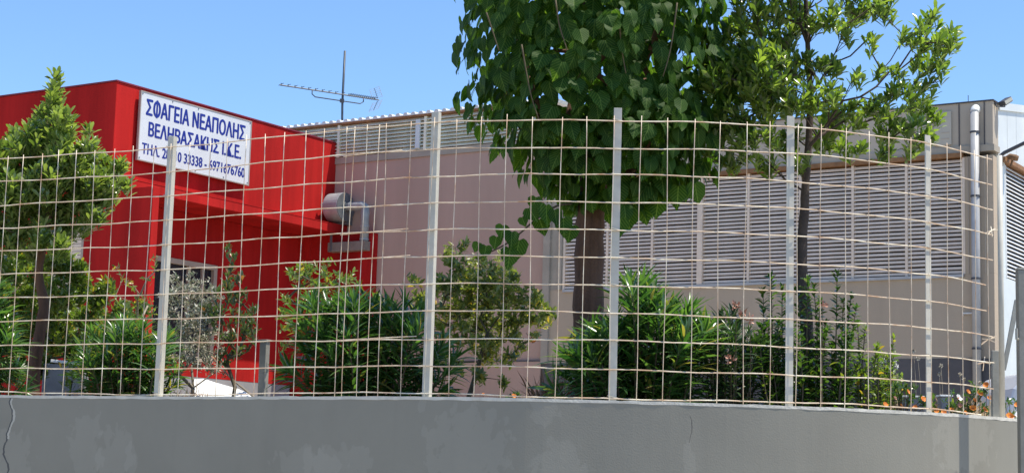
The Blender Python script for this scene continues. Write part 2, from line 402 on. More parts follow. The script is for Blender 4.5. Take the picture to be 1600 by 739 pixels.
# corner post with its diagonal stays and the twisted wire ends
pc = Vector((2.975, 10.42, 0))
cp = MB().tube([pc + Vector((0, 0, WT-.02)), pc + Vector((0, 0, 3.62))], .017, 12).build('post', 'post_white', fence, smooth=True)
bp = MB().prism([at(1545, 652, 10.5)+Vector((0, 0, .0)), at(1552, 652, 10.5), at(1563, 590, 10.5), at(1557, 590, 10.5)], (0.004, .03, 0)).build('brace', 'post_grey', fence)
MB().prism([at(1566, 578, 10.56), at(1572, 578, 10.56), at(1594, 468, 10.56), at(1586, 468, 10.56)], (.004, .03, 0)).build('brace', 'post_grey', fence)
p2 = at(1556, 600, 10.50); MB().box((p2.x, p2.y, 2.22), .05, .035, .42).build('post', 'post_grey', fence, bevel=.003)
for px, py in ((1543, 532), (1548, 362), (1536, 568)):
    a = at(px, py, 10.33)
    for k in range(3):
        d = Vector((random.uniform(-.06, .06), random.uniform(-.03, .03), random.uniform(-.05, .05)))
        MB().tube([a - d, a + Vector((.005, 0, .008)), a + d + Vector((.01, 0, 0))], .003, 5).build('tie_wire', 'wire', cp)

# tall steel gate post at the right edge
gp = empty('gate_post', at(1597, 700, 9.9).xy.to_3d(), 'weathered olive grey steel post rising past the right end of the wall', 'gate post')
c = at(1597, 560, 9.9); m_ = MB(); m_.box((c.x+.008, c.y, 1.46), .066, .06, 2.78)
m_.build('post_tube', 'steel_olive', gp, bevel=.004)
MB().box((c.x+.008, c.y, 2.857), .07, .064, .012).build('cap', 'post_grey', gp, bevel=.002)
for z in (1.1, 2.45): MB().tube([(c.x-.03, c.y-.03, z), (c.x-.045, c.y-.05, z), (c.x-.045, c.y-.05, z+.06)], .008, 8).build('hinge', 'post_grey', gp)

# ------------------------------------------------------------------ red building
red = empty('red_building', B(-3, 2, 2), 'bright red rendered flat roofed office block behind the fence', 'building')
ZR = 6.185; NU = -8.0; VE = 4.36
# wall: upper volume, recess wall below the canopy
RW = -.45
# left part (normal -V) with window openings: slabs around the openings
def wall_with_holes(m, u0, u1, z0, z1, holes, v0=0, v1=.25):
    us = sorted({u0, u1, *[h[0] for h in holes], *[h[1] for h in holes]}); zs = sorted({z0, z1, *[h[2] for h in holes], *[h[3] for h in holes]})
    gu = lambda a: B(a, 0, 0)
    # one watertight slab: faces on a grid, minus the holes
    idx = {}
    def vid(u, v, z):
        k = (round(u, 4), round(v, 4), round(z, 4))
        if k not in idx: idx[k] = len(m.v); m.v.append(tuple(B(u, v, z)))
        return idx[k]
    H = lambda i, j: any(h[0] <= us[i]+1e-5 and us[i+1] <= h[1]+1e-5 and h[2] <= zs[j]+1e-5 and zs[j+1] <= h[3]+1e-5 for h in holes) if 0 <= i < len(us)-1 and 0 <= j < len(zs)-1 else True
    for i in range(len(us)-1):
        for j in range(len(zs)-1):
            if H(i, j): continue
            a, b_, c, d = us[i], us[i+1], zs[j], zs[j+1]
            m.f.append((vid(a, v0, c), vid(b_, v0, c), vid(b_, v0, d), vid(a, v0, d)))
            m.f.append((vid(a, v1, d), vid(b_, v1, d), vid(b_, v1, c), vid(a, v1, c)))
            if H(i-1, j): m.f.append((vid(a, v0, d), vid(a, v1, d), vid(a, v1, c), vid(a, v0, c)))
            if H(i+1, j): m.f.append((vid(b_, v0, c), vid(b_, v1, c), vid(b_, v1, d), vid(b_, v0, d)))
            if H(i, j-1): m.f.append((vid(a, v0, c), vid(a, v1, c), vid(b_, v1, c), vid(b_, v0, c)))
            if H(i, j+1): m.f.append((vid(a, v0, d), vid(b_, v0, d), vid(b_, v1, d), vid(a, v1, d)))
holesL = [(-1.0, -.40, 3.0, 4.42), (-2.75, -1.35, 2.95, 4.23), (-5.2, -3.9, 2.95, 4.23)]
m_ = MB(); wall_with_holes(m_, NU, -.003, 1.9, ZR-.004, holesL); m_.build('wall', 'red_render', red)
# upper right face + roof box
MB().ubox(-.25, 0, .003, VE, 4.985, ZR).build('wall', 'red_render', red, bevel=.006)
MB().ubox(-.25, -.21, VE-.14, VE, 4.86, 4.984).build('wall', 'red_render', red)
MB().ubox(NU, -.25, .25, 9.0, 5.85, 5.95).build('roof', 'grey_plinth', red)
# back and far walls
MB().ubox(NU, NU+.2, .25, 4.29, 1.9, ZR-.005).build('wall', 'red_render', red)
MB().ubox(NU+.2, -.251, 4.10, 4.29, 1.9, ZR-.005).build('wall', 'red_render', red)
# recessed wall along V (normal +U) with a window opening
def wall_v(name, ua, ub, v0, v1, z0, z1, hole, m):
    a, b_, c, d = hole; mm = MB()
    mm.ubox(ua, ub, v0, a, z0, z1); mm.ubox(ua, ub, b_, v1, z0, z1)
    mm.ubox(ua, ub, a, b_, d, z1); mm.ubox(ua, ub, a, b_, z0, c)
    me = mm.mesh(name, fix=True); return link(name, me, m, red)
wall_v('wall', RW-.2, RW, .252, 4.098, 2.75, 4.858, (1.0, 2.44, 2.95, 4.24), 'red_render')
MB().ubox(RW-.21, RW-.003, .252, 4.05, 1.9, 2.75).build('plinth', 'grey_plinth', red)
cn = MB().ubox(-.2, .25, .0015, 4.36, 4.86, 4.984).build('canopy', 'red_render', red, bevel=.004)
MB().ubox(RW-.2, -.2, .252, 4.10, 4.862, 4.98).build('canopy_soffit', 'red_render', red)
MB().ubox(.244, .254, .001, 4.362, 4.979, 4.988).build('drip_edge', 'red_render', red)
MB().ubox(-1.7, -.0, -.30, -.001, 4.865, 4.982).build('canopy', 'red_render', red, bevel=.004)
MB().ubox(.001, .249, -.30, .0, 4.861, 4.983).build('canopy', 'red_render', red, bevel=.004)
MB().ubox(-.252, .70, -.001, .11, 1.9, 4.855).build('side_wall', 'red_render', red, bevel=.004)
MB().ubox(-.45, .80, 4.15, 4.297, 1.9, 4.855).build('side_wall', 'red_render', red, bevel=.004)
# parapet coping
m_ = MB(); m_.ubox(NU, .012, -.015, .26, ZR, ZR+.018); m_.build('coping', 'red_coping', red)
m_ = MB(); m_.ubox(-.26, .012, .262, VE+.01, ZR, ZR+.018); m_.build('coping', 'red_coping', red)
def window_u(u0, u1, z0, z1, v, shutter=False, mull=1):
    w = MB(); f = .05
    w.ubox(u0, u1, v, v+.07, z1-f, z1); w.ubox(u0, u1, v, v+.07, z0, z0+f); w.ubox(u0, u0+f, v+.001, v+.069, z0+f, z1-f); w.ubox(u1-f, u1, v+.001, v+.069, z0+f, z1-f)
    wo_ = w.build('window', 'window_frame', red)
    MB().ubox(u0+f, u1-f, v+.04, v+.05, z0+f, z1-f).build('pane', 'window_glass', wo_)
    if shutter:
        k = 0; z = z1-f-.045; sm = MB().ubox(u0+f, u1-f, v+.012, v+.024, 0, .04).mesh('shutter_slat')
        while z > z0+.5:
            o_ = link('shutter_slat', sm, 'slat_pink', wo_); o_.location.z = z; z -= .046
    else:
        for i in range(mull):
            u = u0+(u1-u0)*(i+1)/(mull+1); MB().ubox(u-.02, u+.02, v+.005, v+.06, z0+f, z1-f).build('mullion', 'window_frame', wo_)
window_u(-1.0, -.40, 3.0, 4.42, .01, True); window_u(-2.75, -1.35, 2.95, 4.23, .03); window_u(-5.2, -3.9, 2.95, 4.23, .03)
w = MB(); v0, v1, z0, z1, f = 1.0, 2.44, 2.95, 4.24, .065; ua = RW-.06; ub = RW+.012
w.ubox(ua, ub, v0, v1, z1-f, z1); w.ubox(ua, ub, v0, v1, z0, z0+f); w.ubox(ua, ub-.001, v0, v0+f, z0+f, z1-f); w.ubox(ua, ub-.001, v1-f, v1, z0+f, z1-f)
wo_ = w.build('window', 'window_frame', red)
MB().ubox(RW-.05, RW-.04, v0+f, v1-f, z0+f, z1-f).build('pane', 'window_glass', wo_)
MB().ubox(RW-.045, RW+.002, 1.90, 1.945, z0+f, z1-f).build('mullion', 'window_frame', wo_)
MB().ubox(RW-.045, RW-.01, 2.17, 2.19, z0+f, z1-f).build('mullion', 'window_frame', wo_)

# ------------------------------------------------------------------ sign
sg = empty('shop_sign', B(.03, 1.37, 5.7), 'white rectangular sign with dark blue Greek capitals and phone numbers on the red wall', 'sign')
SV0, SV1, SZ0, SZ1 = .355, 2.385, 5.288, 6.125
MB().ubox(.045, .068, SV0, SV1, SZ0, SZ1).build('panel', 'sign_white', sg)
e = .014
MB().ubox(.04, .074, SV0-e, SV0, SZ0-e, SZ1+e).ubox(.04, .074, SV1, SV1+e, SZ0-e, SZ1+e).ubox(.04, .073, SV0, SV1, SZ1, SZ1+e).ubox(.04, .073, SV0, SV1, SZ0-e, SZ0).build('frame', 'sign_edge', sg)
for v in (.5, 1.37, 2.2):
    MB().ubox(.0, .044, v, v+.03, SZ0+.03, SZ1-.03).build('batten', 'sign_edge', sg)
for v, z in ((.375, SZ1-.02), (.375, SZ0+.02), (2.365, SZ1-.02), (2.365, SZ0+.02), (1.37, SZ1-.02), (1.37, SZ0+.02), (.9, SZ1-.02), (1.9, SZ0+.02)):
    MB().tube([B(.068, v, z), B(.074, v, z)], .008, 8).build('screw', 'clamp_dark', sg)
def glyph_box(txt):
    cu = bpy.data.curves.new('lettering', 'FONT'); cu.body = txt; cu.size = 1
    ob = bpy.data.objects.new('tmp', cu); C.objects.link(ob); bpy.context.view_layer.update()
    me = bpy.data.meshes.new_from_object(ob.evaluated_get(bpy.context.evaluated_depsgraph_get())); bpy.data.objects.remove(ob)
    xs = [v.co.x for v in me.vertices]; return min(xs), max(xs)
def text_line(txt, v0, v1, z0, z1, bold):
    phi = txt.find('Φ'); txt = txt.replace('Φ', 'Ο')
    cu = bpy.data.curves.new('lettering', 'FONT'); cu.body = txt; cu.size = 1; cu.extrude = .002; cu.resolution_u = 3
    ob = bpy.data.objects.new('tmp', cu); C.objects.link(ob)
    bpy.context.view_layer.update(); dg = bpy.context.evaluated_depsgraph_get()
    me = bpy.data.meshes.new_from_object(ob.evaluated_get(dg)); bpy.data.objects.remove(ob)
    xs = [v.co.x for v in me.vertices]; ys = [v.co.y for v in me.vertices]; x0, x1, y0, y1 = min(xs), max(xs), min(ys), max(ys)
    co = [v.co.copy() for v in me.vertices]; fs = [tuple(p.vertices) for p in me.polygons]; mb = MB()
    for i, (dv, dz) in enumerate(((-bold, 0), (bold, 0), (0, bold*.5), (0, -bold*.5))):   # heavy face: strokes laid side by side
        mb.add([B(.0687 + .0003*i + (.0012 if c.z > 0 else 0), v0+(c.x-x0)/(x1-x0)*(v1-v0)+dv, z0+(c.y-y0)/(y1-y0)*(z1-z0)+dz) for c in co], fs)
    if phi >= 0:                                    # phi is an omicron crossed by an upright
        a, b_ = glyph_box(txt[:phi+1])[1], glyph_box('Ο'); xc = a-(b_[1]-b_[0])/2; vc = v0+(xc-x0)/(x1-x0)*(v1-v0)
        mb.ubox(.0687, .0712, vc-.014, vc+.014, z0-.008, z1+.012)
    return mb.build('lettering', 'sign_blue', sg, fix=False)
text_line('ΣΦΑΓΕΙΑ ΝΕΑΠΟΛΗΣ', .452, 2.275, 5.855, 6.055, .0085)
text_line('ΒΕΛΗΒΑΣΑΚΗΣ Ι.Κ.Ε.', .51, 2.215, 5.600, 5.775, .0078)
text_line('ΤΗΛ. 28410 33338 - 6971676760', .415, 2.305, 5.368, 5.500, .005)

# ------------------------------------------------------------------ extractor fan on the end of the canopy
fan = empty('extractor_fan', B(.2, 4.1, 5.0), 'grey drum shaped extractor fan with metal duct at the far end of the red canopy', 'fan')
fc = B(.24, 4.10, 5.225)
m_ = MB(); n = 32; r = .20
ax = U
a_, b2 = V, Vector((0, 0, 1))
ring = [fc + (a_*math.cos(t)+b2*math.sin(t))*r for t in np.linspace(0, 2*math.pi, n, endpoint=False)]
m_.prism([p - ax*.13 for p in ring], ax*.25)
m_.build('casing', 'duct_metal', fan, bevel=.006)
m_ = MB().tube([fc + ax*.121, fc + ax*.129], .198, 32).build('face_plate', 'fan_grey', fan)
m_ = MB().tube([fc + ax*.129, fc + ax*.16], .075, 20).build('inlet_ring', 'fan_grey', fan)
MB().ubox(.10, .34, 4.16, 4.30, 4.991, 5.10).build('mount', 'fan_grey', fan)
MB().tube([fc - ax*.13 - V*.1 + Vector((0, 0, .02)), fc - ax*.17 - V*.17+Vector((0, 0, .02))], .035, 10).build('motor', 'duct_metal', fan)
p0 = fc + ax*.15 + Vector((0, 0, .0)); p1 = fc + ax*.47; p1 = p1 + Vector((0, 0, .0))
duct = [p0, p0.lerp(p1, .5), p1 - ax*.05, p1 - ax*.01 - Vector((0, 0, .02)), p1 - Vector((0, 0, .08)), p1 - Vector((0, 0, .5))]
MB().tube(duct, .06, 16).build('duct', 'duct_metal', fan, smooth=True)
pb = p1 - Vector((0, 0, .5))
for z in (-.10, -.46, -.28): MB().tube([p1 + Vector((0, 0, z)), p1 + Vector((0, 0, z-.02))], .066, 16).build('duct_collar', 'duct_metal', fan)
MB().tube([p0 + ax*.06, p0+ax*.08], .066, 16).build('duct_collar', 'duct_metal', fan)
q0 = pb - R0; uu, vv, zz = q0.dot(U), q0.dot(V), pb.z
MB().ubox(uu-.58, uu+.07, vv-.07, vv+.07, zz-.13, zz).build('duct_box', 'duct_beige', fan, bevel=.006)
MB().ubox(uu-.54, uu-.50, vv-.075, vv-.071, zz-.12, 4.859).build('strap', 'fan_grey', fan)

# ------------------------------------------------------------------ warehouse
wh = empty('warehouse', B(4, 8, 2), 'long grey mauve industrial hall with louvred bands and corrugated roof edge behind the trees', 'building')
W = 4.30; US = 3.50; UE = 9.37
MB().ubox(-9.0, US, W+.0, W+.2, 3.06, 5.88).build('wall', 'mauve_render', wh)
MB().ubox(-9.0, US, W-.03, W-.001, 1.9, 3.055).build('plinth', 'mauve_render', wh)
MB().ubox(-9.0, US, W-.035, W+.0, 3.056, 3.075).build('ledge', 'plinth', wh)
MB().ubox(-9.0, US+.0, W-.02, W+.2, 5.881, 5.975).build('ledge', 'ledge_render', wh)
# left louvre band
def slat_me(length, pitch, depth, tilt, th=.006):
    # slat with its outer edge low; profile in (v, z), runs along +U
    c, s_ = math.cos(tilt), math.sin(tilt); prof = []
    for a, b_ in ((0, 0), (depth, 0), (depth, th), (0, th)):
        prof.append((a*c - b_*s_, a*s_ + b_*c))
    vs = [U*0 + V*p[0] + Vector((0, 0, p[1])) for p in prof]
    return MB().prism(vs, U*length).mesh('slat')
def louvre(u0, u1, z0, z1, rows, tilt, depth, m, vo, parent):
    me = slat_me(u1-u0, 0, depth, tilt); me.materials.append(M[m]); pz = (z1-z0)/rows
    for k in range(rows):
        o_ = bpy.data.objects.new('slat', me); C.objects.link(o_); o_.parent = parent; o_.matrix_parent_inverse = wm(parent).inverted()
        o_.location = B(u0, vo, z0+pz*k+random.uniform(-.002, .002)); o_.rotation_euler = (0, random.uniform(-.0012, .0012), 0)
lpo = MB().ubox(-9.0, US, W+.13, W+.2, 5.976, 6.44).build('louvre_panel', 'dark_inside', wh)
bays = [-9.0, -1.45, .05, 1.55, US]
for b_ in bays[1:4]: MB().ubox(b_-.02, b_+.02, W-.03, W+.05, 5.976, 6.44).build('mullion', 'slat_cream', wh)
for a, b_ in zip(bays, bays[1:]): louvre(a+.02, b_-.02, 5.985, 6.435, 9, R(42), .082, 'slat_cream', W-.03, lpo)
MB().ubox(1.40, 1.47, W-.045, W-.012, 6.0, 6.40).build('mullion', 'white_panel', wh)
MB().ubox(-9, US+.02, W-.045, W+.2, 6.441, 6.475).build('eave_trim', 'trim_brown', wh)
# corrugated roof edge
m_ = MB(); u = -9.0; prof = []
while u < US+.05:
    for du, dz in ((0, 0), (.05, 0), (.068, .032), (.112, .032)): prof.append((u+du, dz))
    u += .13
n = len(prof)
for (vv_, zz_) in ((W-.06, 6.478), (W+9, 6.478+.2)):
    for (a, dz) in prof: m_.v.append(tuple(B(a, vv_, zz_+dz)))
for (vv_, zz_) in ((W-.06, 6.466), (W+9, 6.466+.2)):
    for (a, dz) in prof: m_.v.append(tuple(B(a, vv_, zz_)))
for i in range(n-1): m_.f += [(i, i+1, n+i+1, n+i), (2*n+i, 3*n+i, 3*n+i+1, 2*n+i+1), (i, 2*n+i, 2*n+i+1, i+1)]
m_.build('roof_sheet', 'roof_sheet', wh)
# end wall of the taller block
MB().ubox(US-.2, US-.001, W+.2, W+12, 1.9, 6.46).build('wall', 'mauve_render', wh)
# right block
MB().ubox(US+.001, UE, W+.0, W+.2, 3.03, 3.975).build('wall', 'grey_render', wh)
MB().ubox(US+.001, UE+.0, W-.018, W-.0005, 1.9, 3.025).build('plinth', 'plinth', wh)
MB().ubox(US+.05, 3.80, W+.001, W+.2, 3.976, 5.40).build('wall', 'ledge_render', wh)
MB().ubox(US+.001, US+.10, W-.04, W, 3.03, 5.93).build('pilaster', 'ledge_render', wh)
MB().ubox(US+.22, US+.27, W-.025, W, 3.976, 5.40).build('pilaster', 'ledge_render', wh)
MB().ubox(9.03, UE, W, W+.2, 3.976, 5.31).build('wall', 'grey_render', wh)
MB().ubox(3.80, 9.03, W-.03, W+.2, 3.94, 3.974).build('sill', 'pipe_grey', wh)
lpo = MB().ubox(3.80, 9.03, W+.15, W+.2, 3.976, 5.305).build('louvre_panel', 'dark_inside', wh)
mu = [3.80, 4.43, 5.07, 5.74, 6.38, 7.05, 7.71, 8.36, 9.03]
lp = MB()
for i, a in enumerate(mu):
    h = .035 if i == 3 else .015
    MB().ubox(a-h, a+h, W-.026 if i == 3 else W-.004, W+.06, 3.976, 5.305).build('mullion', 'slat_pink', wh)
for a, b_ in zip(mu, mu[1:]): louvre(a+.016, b_-.016, 3.985, 5.30, 28, R(66), .0315, 'slat_pink', W+.004, lpo)
MB().ubox(3.80, 9.03, W-.04, W+.12, 5.306, 5.356).build('eave_trim', 'trim_brown', wh)
MB().ubox(US+.11, UE+.02, W-.022, W+.2, 5.357, 5.43).build('ledge', 'ledge_render', wh)
MB().ubox(US+.11, UE, W+.004, W+.2, 5.431, 5.93).build('parapet', 'parapet_grey', wh)
for u in (8.98, 9.27): MB().ubox(u, u+.012, W-.006, W+.003, 5.431, 5.925).build('joint_strip', 'plinth', wh)
for u in (9.08, 9.115, 9.27, 9.30): MB().ubox(u, u+.01, W-.006, W-.0005, 3.976, 5.30).build('joint_strip', 'parapet_grey', wh)
MB().ubox(US+.1, UE+.015, W-.012, W+.21, 5.931, 5.945).build('coping', 'clamp_dark', wh)
# side wall, seen very obliquely, with gable panels
LS = 14.0
MB().ubox(UE-.2, UE+.0, W+.201, W+LS, 1.2, 3.97).build('wall', 'white_panel', wh)
MB().ubox(UE-.2, UE-.0, W+.201, W+.45, 3.971, 5.29).build('wall', 'white_panel', wh)
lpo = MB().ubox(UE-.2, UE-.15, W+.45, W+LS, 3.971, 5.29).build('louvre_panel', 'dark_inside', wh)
sb = [W+.45, W+1.75, W+3.05, W+LS]
for a in sb: MB().ubox(UE-.06, UE+.004, a, a+.03, 3.971, 5.27).build('mullion', 'roof_sheet', wh)
def side_slat(v0, v1):
    prof = [(0, 0), (-.036*math.cos(R(55)), .036*math.sin(R(55))), (-.036*math.cos(R(55))-.005, .036*math.sin(R(55))+.003), (-.005, -.003)]
    return MB().prism([U*a + Vector((0, 0, z)) for a, z in prof], V*(v1-v0)).mesh('slat')
me = side_slat(sb[0]+.03, sb[1]); me.materials.append(M['roof_sheet'])
for k in range(28):
    o_ = bpy.data.objects.new('slat', me); C.objects.link(o_); o_.parent = lpo; o_.matrix_parent_inverse = wm(lpo).inverted(); o_.location = B(UE, sb[0]+.03, 3.985+.0465*k)
m_ = MB()
for a, b_ in ((sb[1]+.03, sb[2]), (sb[2]+.03, sb[3])):
    base = side_slat(a, b_); L0 = [Vector(v.co) for v in base.vertices]
    for k in range(28): m_.add([p + B(UE, a, 3.985+.0465*k) for p in L0], [tuple(p.vertices) for p in base.polygons])
o_ = m_.build('far_slats', 'roof_sheet', lpo); o_['kind'] = 'stuff'
MB().ubox(UE-.15, UE+.05, W+.30, W+LS, 5.291, 5.34).build('eave_trim', 'trim_brown', wh)
# gable of upright sheet panels (side)
m_ = MB(); gv = [W+.205, W+.6, W+1.2, W+1.8, W+2.4, W+3.0, W+4.2, W+7.2]
zr = lambda v: 5.93 + .155*min(v-W, 2*7.2-(v-W))
k = 0; v = W+.205
while v < W+14:
    e_ = min(v+.36, W+14); m_ = MB()
    m_.hexa([B(UE-.1, v+.004, 5.342), B(UE-.002, v+.004, 5.342), B(UE-.002, e_-.004, 5.342), B(UE-.1, e_-.004, 5.342), B(UE-.1, v+.004, zr(v)-.07), B(UE-.002, v+.004, zr(v)-.07), B(UE-.002, e_-.004, zr(e_)-.07), B(UE-.1, e_-.004, zr(e_)-.07)])
    m_.build('gable_panel', 'white_panel', wh); v = e_
MB().hexa([B(UE-.2, W+.2, 5.3), B(UE-.101, W+.2, 5.3), B(UE-.101, W+7.2, 5.3), B(UE-.2, W+7.2, 5.3), B(UE-.2, W+.2, zr(W+.2)-.08), B(UE-.101, W+.2, zr(W+.2)-.08), B(UE-.101, W+7.2, zr(W+7.2)-.08), B(UE-.2, W+7.2, zr(W+7.2)-.08)]).build('wall', 'plinth', wh)
m_ = MB(); m_.hexa([B(UE-.2, W+.2, zr(W)-.069), B(UE+.02, W+.2, zr(W)-.069), B(UE+.02, W+7.2, zr(W+7.2)-.06), B(UE-.2, W+7.2, zr(W+7.2)-.06), B(UE-.2, W+.2, zr(W)+.02), B(UE+.02, W+.2, zr(W)+.02), B(UE+.02, W+7.2, zr(W+7.2)+.03), B(UE-.2, W+7.2, zr(W+7.2)+.03)])
m_.build('rake_trim', 'white_panel', wh)
m_ = MB(); m_.add([B(US, W+.2, 5.90), B(UE-.2, W+.2, 5.90), B(UE-.2, W+7.2, 7.0), B(US, W+7.2, 7.0), B(UE-.2, W+14.4, 5.9), B(US, W+14.4, 5.9)], [(0, 1, 2, 3), (3, 2, 4, 5)])
m_.build('roof_sheet', 'roof_sheet', wh)
MB().ubox(-9, UE-.2, W+LS-.2, W+LS, 1.9, 5.88).build('wall', 'grey_render', wh)
# drainpipe with arched cowl
pu, pv = 9.185, W-.065
dp = MB().tube([B(pu, pv, 2.6), B(pu, pv, 5.80)], .047, 14).build('drainpipe', 'pipe_grey', wh, smooth=True)
arc = [B(pu, pv, 5.80)] + [B(pu, pv+.005+.05*(1-math.cos(t)), 5.80+.05*math.sin(t)) for t in np.linspace(.2, math.pi, 6)]
MB().tube(arc, [.05]*5+[.048]*2, 14).build('cowl', 'roof_sheet', dp, smooth=True)
for z in (5.56, 4.83, 3.12, 3.9): MB().tube([B(pu, pv, z), B(pu, pv, z+.022)], .054, 14).build('pipe_clamp', 'clamp_dark', dp)
MB().tube([B(9.02, W-.03, 3.50), B(9.02, W-.03, 3.53), B(9.13, W-.03, 3.53)], .01, 6).build('bracket', 'roof_sheet', wh)
MB().tube([B(9.09, W+.01, 5.94), B(9.09, W+.01, 6.02)], .004, 6).build('roof_pin', 'clamp_dark', wh)
nb = empty('notice_panel', B(8.8, W, 5.65), 'pale cream panel fixed high on the grey parapet left of the drainpipe', 'panel')
MB().ubox(8.70, 8.90, W-.02, W+.003, 5.46, 5.85).build('panel_board', 'board_cream', nb, bevel=.003)
for z in (5.53, 5.60): MB().ubox(8.78, 8.88, W-.024, W-.0205, z, z+.008).build('panel_rib', 'parapet_grey', nb)
MB().ubox(8.715, 8.76, W-.024, W-.0205, 5.70, 5.83).build('hatch', 'parapet_grey', nb)

# floodlight on the corner
fl = empty('floodlight', B(9.45, W+.2, 5.97), 'small boxy floodlight with glass front on top of the warehouse corner', 'lamp')
c = at(1571, 159, 19.2); rot = Matrix.Rotation(R(25), 3, 'Z') @ Matrix.Rotation(R(-32), 3, 'Y')
MB().box(c, .13, .10, .055, rot).build('housing', 'clamp_dark', fl, bevel=.006)
MB().box(c + rot @ Vector((.0, -.0535, 0)), .115, .006, .04, rot).build('glass', 'lamp_glass', fl)
MB().box(c + rot @ Vector((.01, 0, -.031)), .11, .08, .006, rot).build('glass', 'lamp_glass', fl)
MB().tube([at(1553, 160, 19.15), at(1557, 167, 19.15), at(1570, 167, 19.17), c], .008, 6).build('bracket', 'clamp_dark', fl)
MB().tube([at(1556, 161, 19.14), at(1556, 163, 19.14)], .012, 8).build('sensor', 'clamp_dark', fl)
# lamp arm on corner
la = empty('wall_lamp', B(9.4, W, 5.2), 'dark bent street lamp arm reaching right from the warehouse corner', 'lamp')
MB().tube([at(1562, 252, 19.0), at(1563, 244, 19.0), at(1569, 239, 18.97), at(1600, 224, 18.8), at(1640, 206, 18.6)], .021, 10).build('arm', 'clamp_dark', la, smooth=True)
a = at(1563, 252, 19.0); MB().box(a, .05, .05, .12).build('bracket', 'clamp_dark', la, bevel=.004)
a = at(1652, 202, 18.5); MB().box(a, .26, .16, .06, Matrix.Rotation(R(-12), 3, 'Y')).build('lamp_head', 'pipe_grey', la, bevel=.02)
br = empty('side_lamp', B(9.45, W+.4, 5.3), 'small rusty brown lamp fixed above the side louvres by the corner', 'lamp')
a = at(1582, 247, 19.4)
MB().tube([a+Vector((-.07, .02, .0)), a+Vector((-.03, 0, .015)), a+Vector((.03, -.01, .0)), a+Vector((.06, -.02, -.01))], [.02, .036, .04, .03], 12).build('lamp_shade', 'rust_brown', br, smooth=True)
MB().tube([a+Vector((.0, .0, -.02)), a+Vector((-.02, .01, -.1))], .012, 8).build('bracket', 'rust_brown', br)

# ------------------------------------------------------------------ TV antenna
an = empty('tv_antenna', (-2.46, 24.2, 5.2), 'dark rooftop TV antenna on a tall mast at the end of the red building', 'antenna')
AY = 24.36
MB().tube([Vector((-2.475, AY, 5.5)), at(534, 245, AY), at(535, 160, AY), at(539, 80, AY)], .017, 10).build('mast', 'antenna_metal', an, smooth=True)
bd = Vector((math.sin(R(58.6)), math.cos(R(58.6)), 0)); pm = at(535, 148.7, AY) + Vector((0, -.03, 0))
zb = pm.z
s_l = (at(437, 133, AY).x-pm.x)/bd.x; s_r = (at(592, 157, AY).x-pm.x)/bd.x
sl_ = lambda s: pm + bd*s + Vector((0, 0, -.0*s))
# fit the ends by pixel column
def fit(px): return min(np.linspace(-2, 2, 1601), key=lambda s: abs(proj(pm + bd*s)[0]-px))
sa, sb_ = fit(437), fit(592)
MB().tube([pm + bd*sa, pm + bd*sb_], .010, 6).build('boom', 'antenna_metal', an)
s1, s2 = fit(488), fit(568)
MB().tube([pm+bd*s1, pm+bd*s1-Vector((0, 0, .06)), pm+bd*(s1+.05)-Vector((0, 0, .095)), pm+bd*(s2-.05)-Vector((0, 0, .095)), pm+bd*s2-Vector((0, 0, .06)), pm+bd*s2], .0085, 6).build('bracket', 'antenna_metal', an, smooth=True)
pd = Vector((bd.y, -bd.x, 0)); 
for i, s in enumerate(list(np.linspace(sa+.02, fit(535), 10)) + list(np.linspace(fit(545), fit(585), 14))):
    h = .085 if i < 10 else .10
    MB().tube([pm+bd*s-pd*h+Vector((0, 0, .012)), pm+bd*s+pd*h+Vector((0, 0, .012))], .0045, 5).build('element', 'antenna_metal', an)
    MB().tube([pm+bd*s, pm+bd*s+Vector((0, 0, .03))], .006, 5).build('element_clip', 'antenna_metal', an)
sr = fit(590)
for sg_ in (-1, 1):
    for k in range(6):
        a = pm + bd*(sr+.0-.012*k) + Vector((0, 0, sg_*(.03+.026*k))); MB().tube([a-pd*.16, a+pd*.16], .0028, 5).build('reflector_rod', 'antenna_light', an)
    for q in (-.15, 0, .15):
        MB().tube([pm+bd*sr+pd*q+Vector((0, 0, sg_*.02)), pm+bd*(sr-.06)+pd*q+Vector((0, 0, sg_*.165))], .0045 if q == 0 else .003, 5).build('reflector_frame', 'antenna_metal' if q == 0 else 'antenna_light', an)
MB().box(pm + Vector((0, .01, -.09)), .06, .05, .05).build('clamp', 'clamp_dark', an)

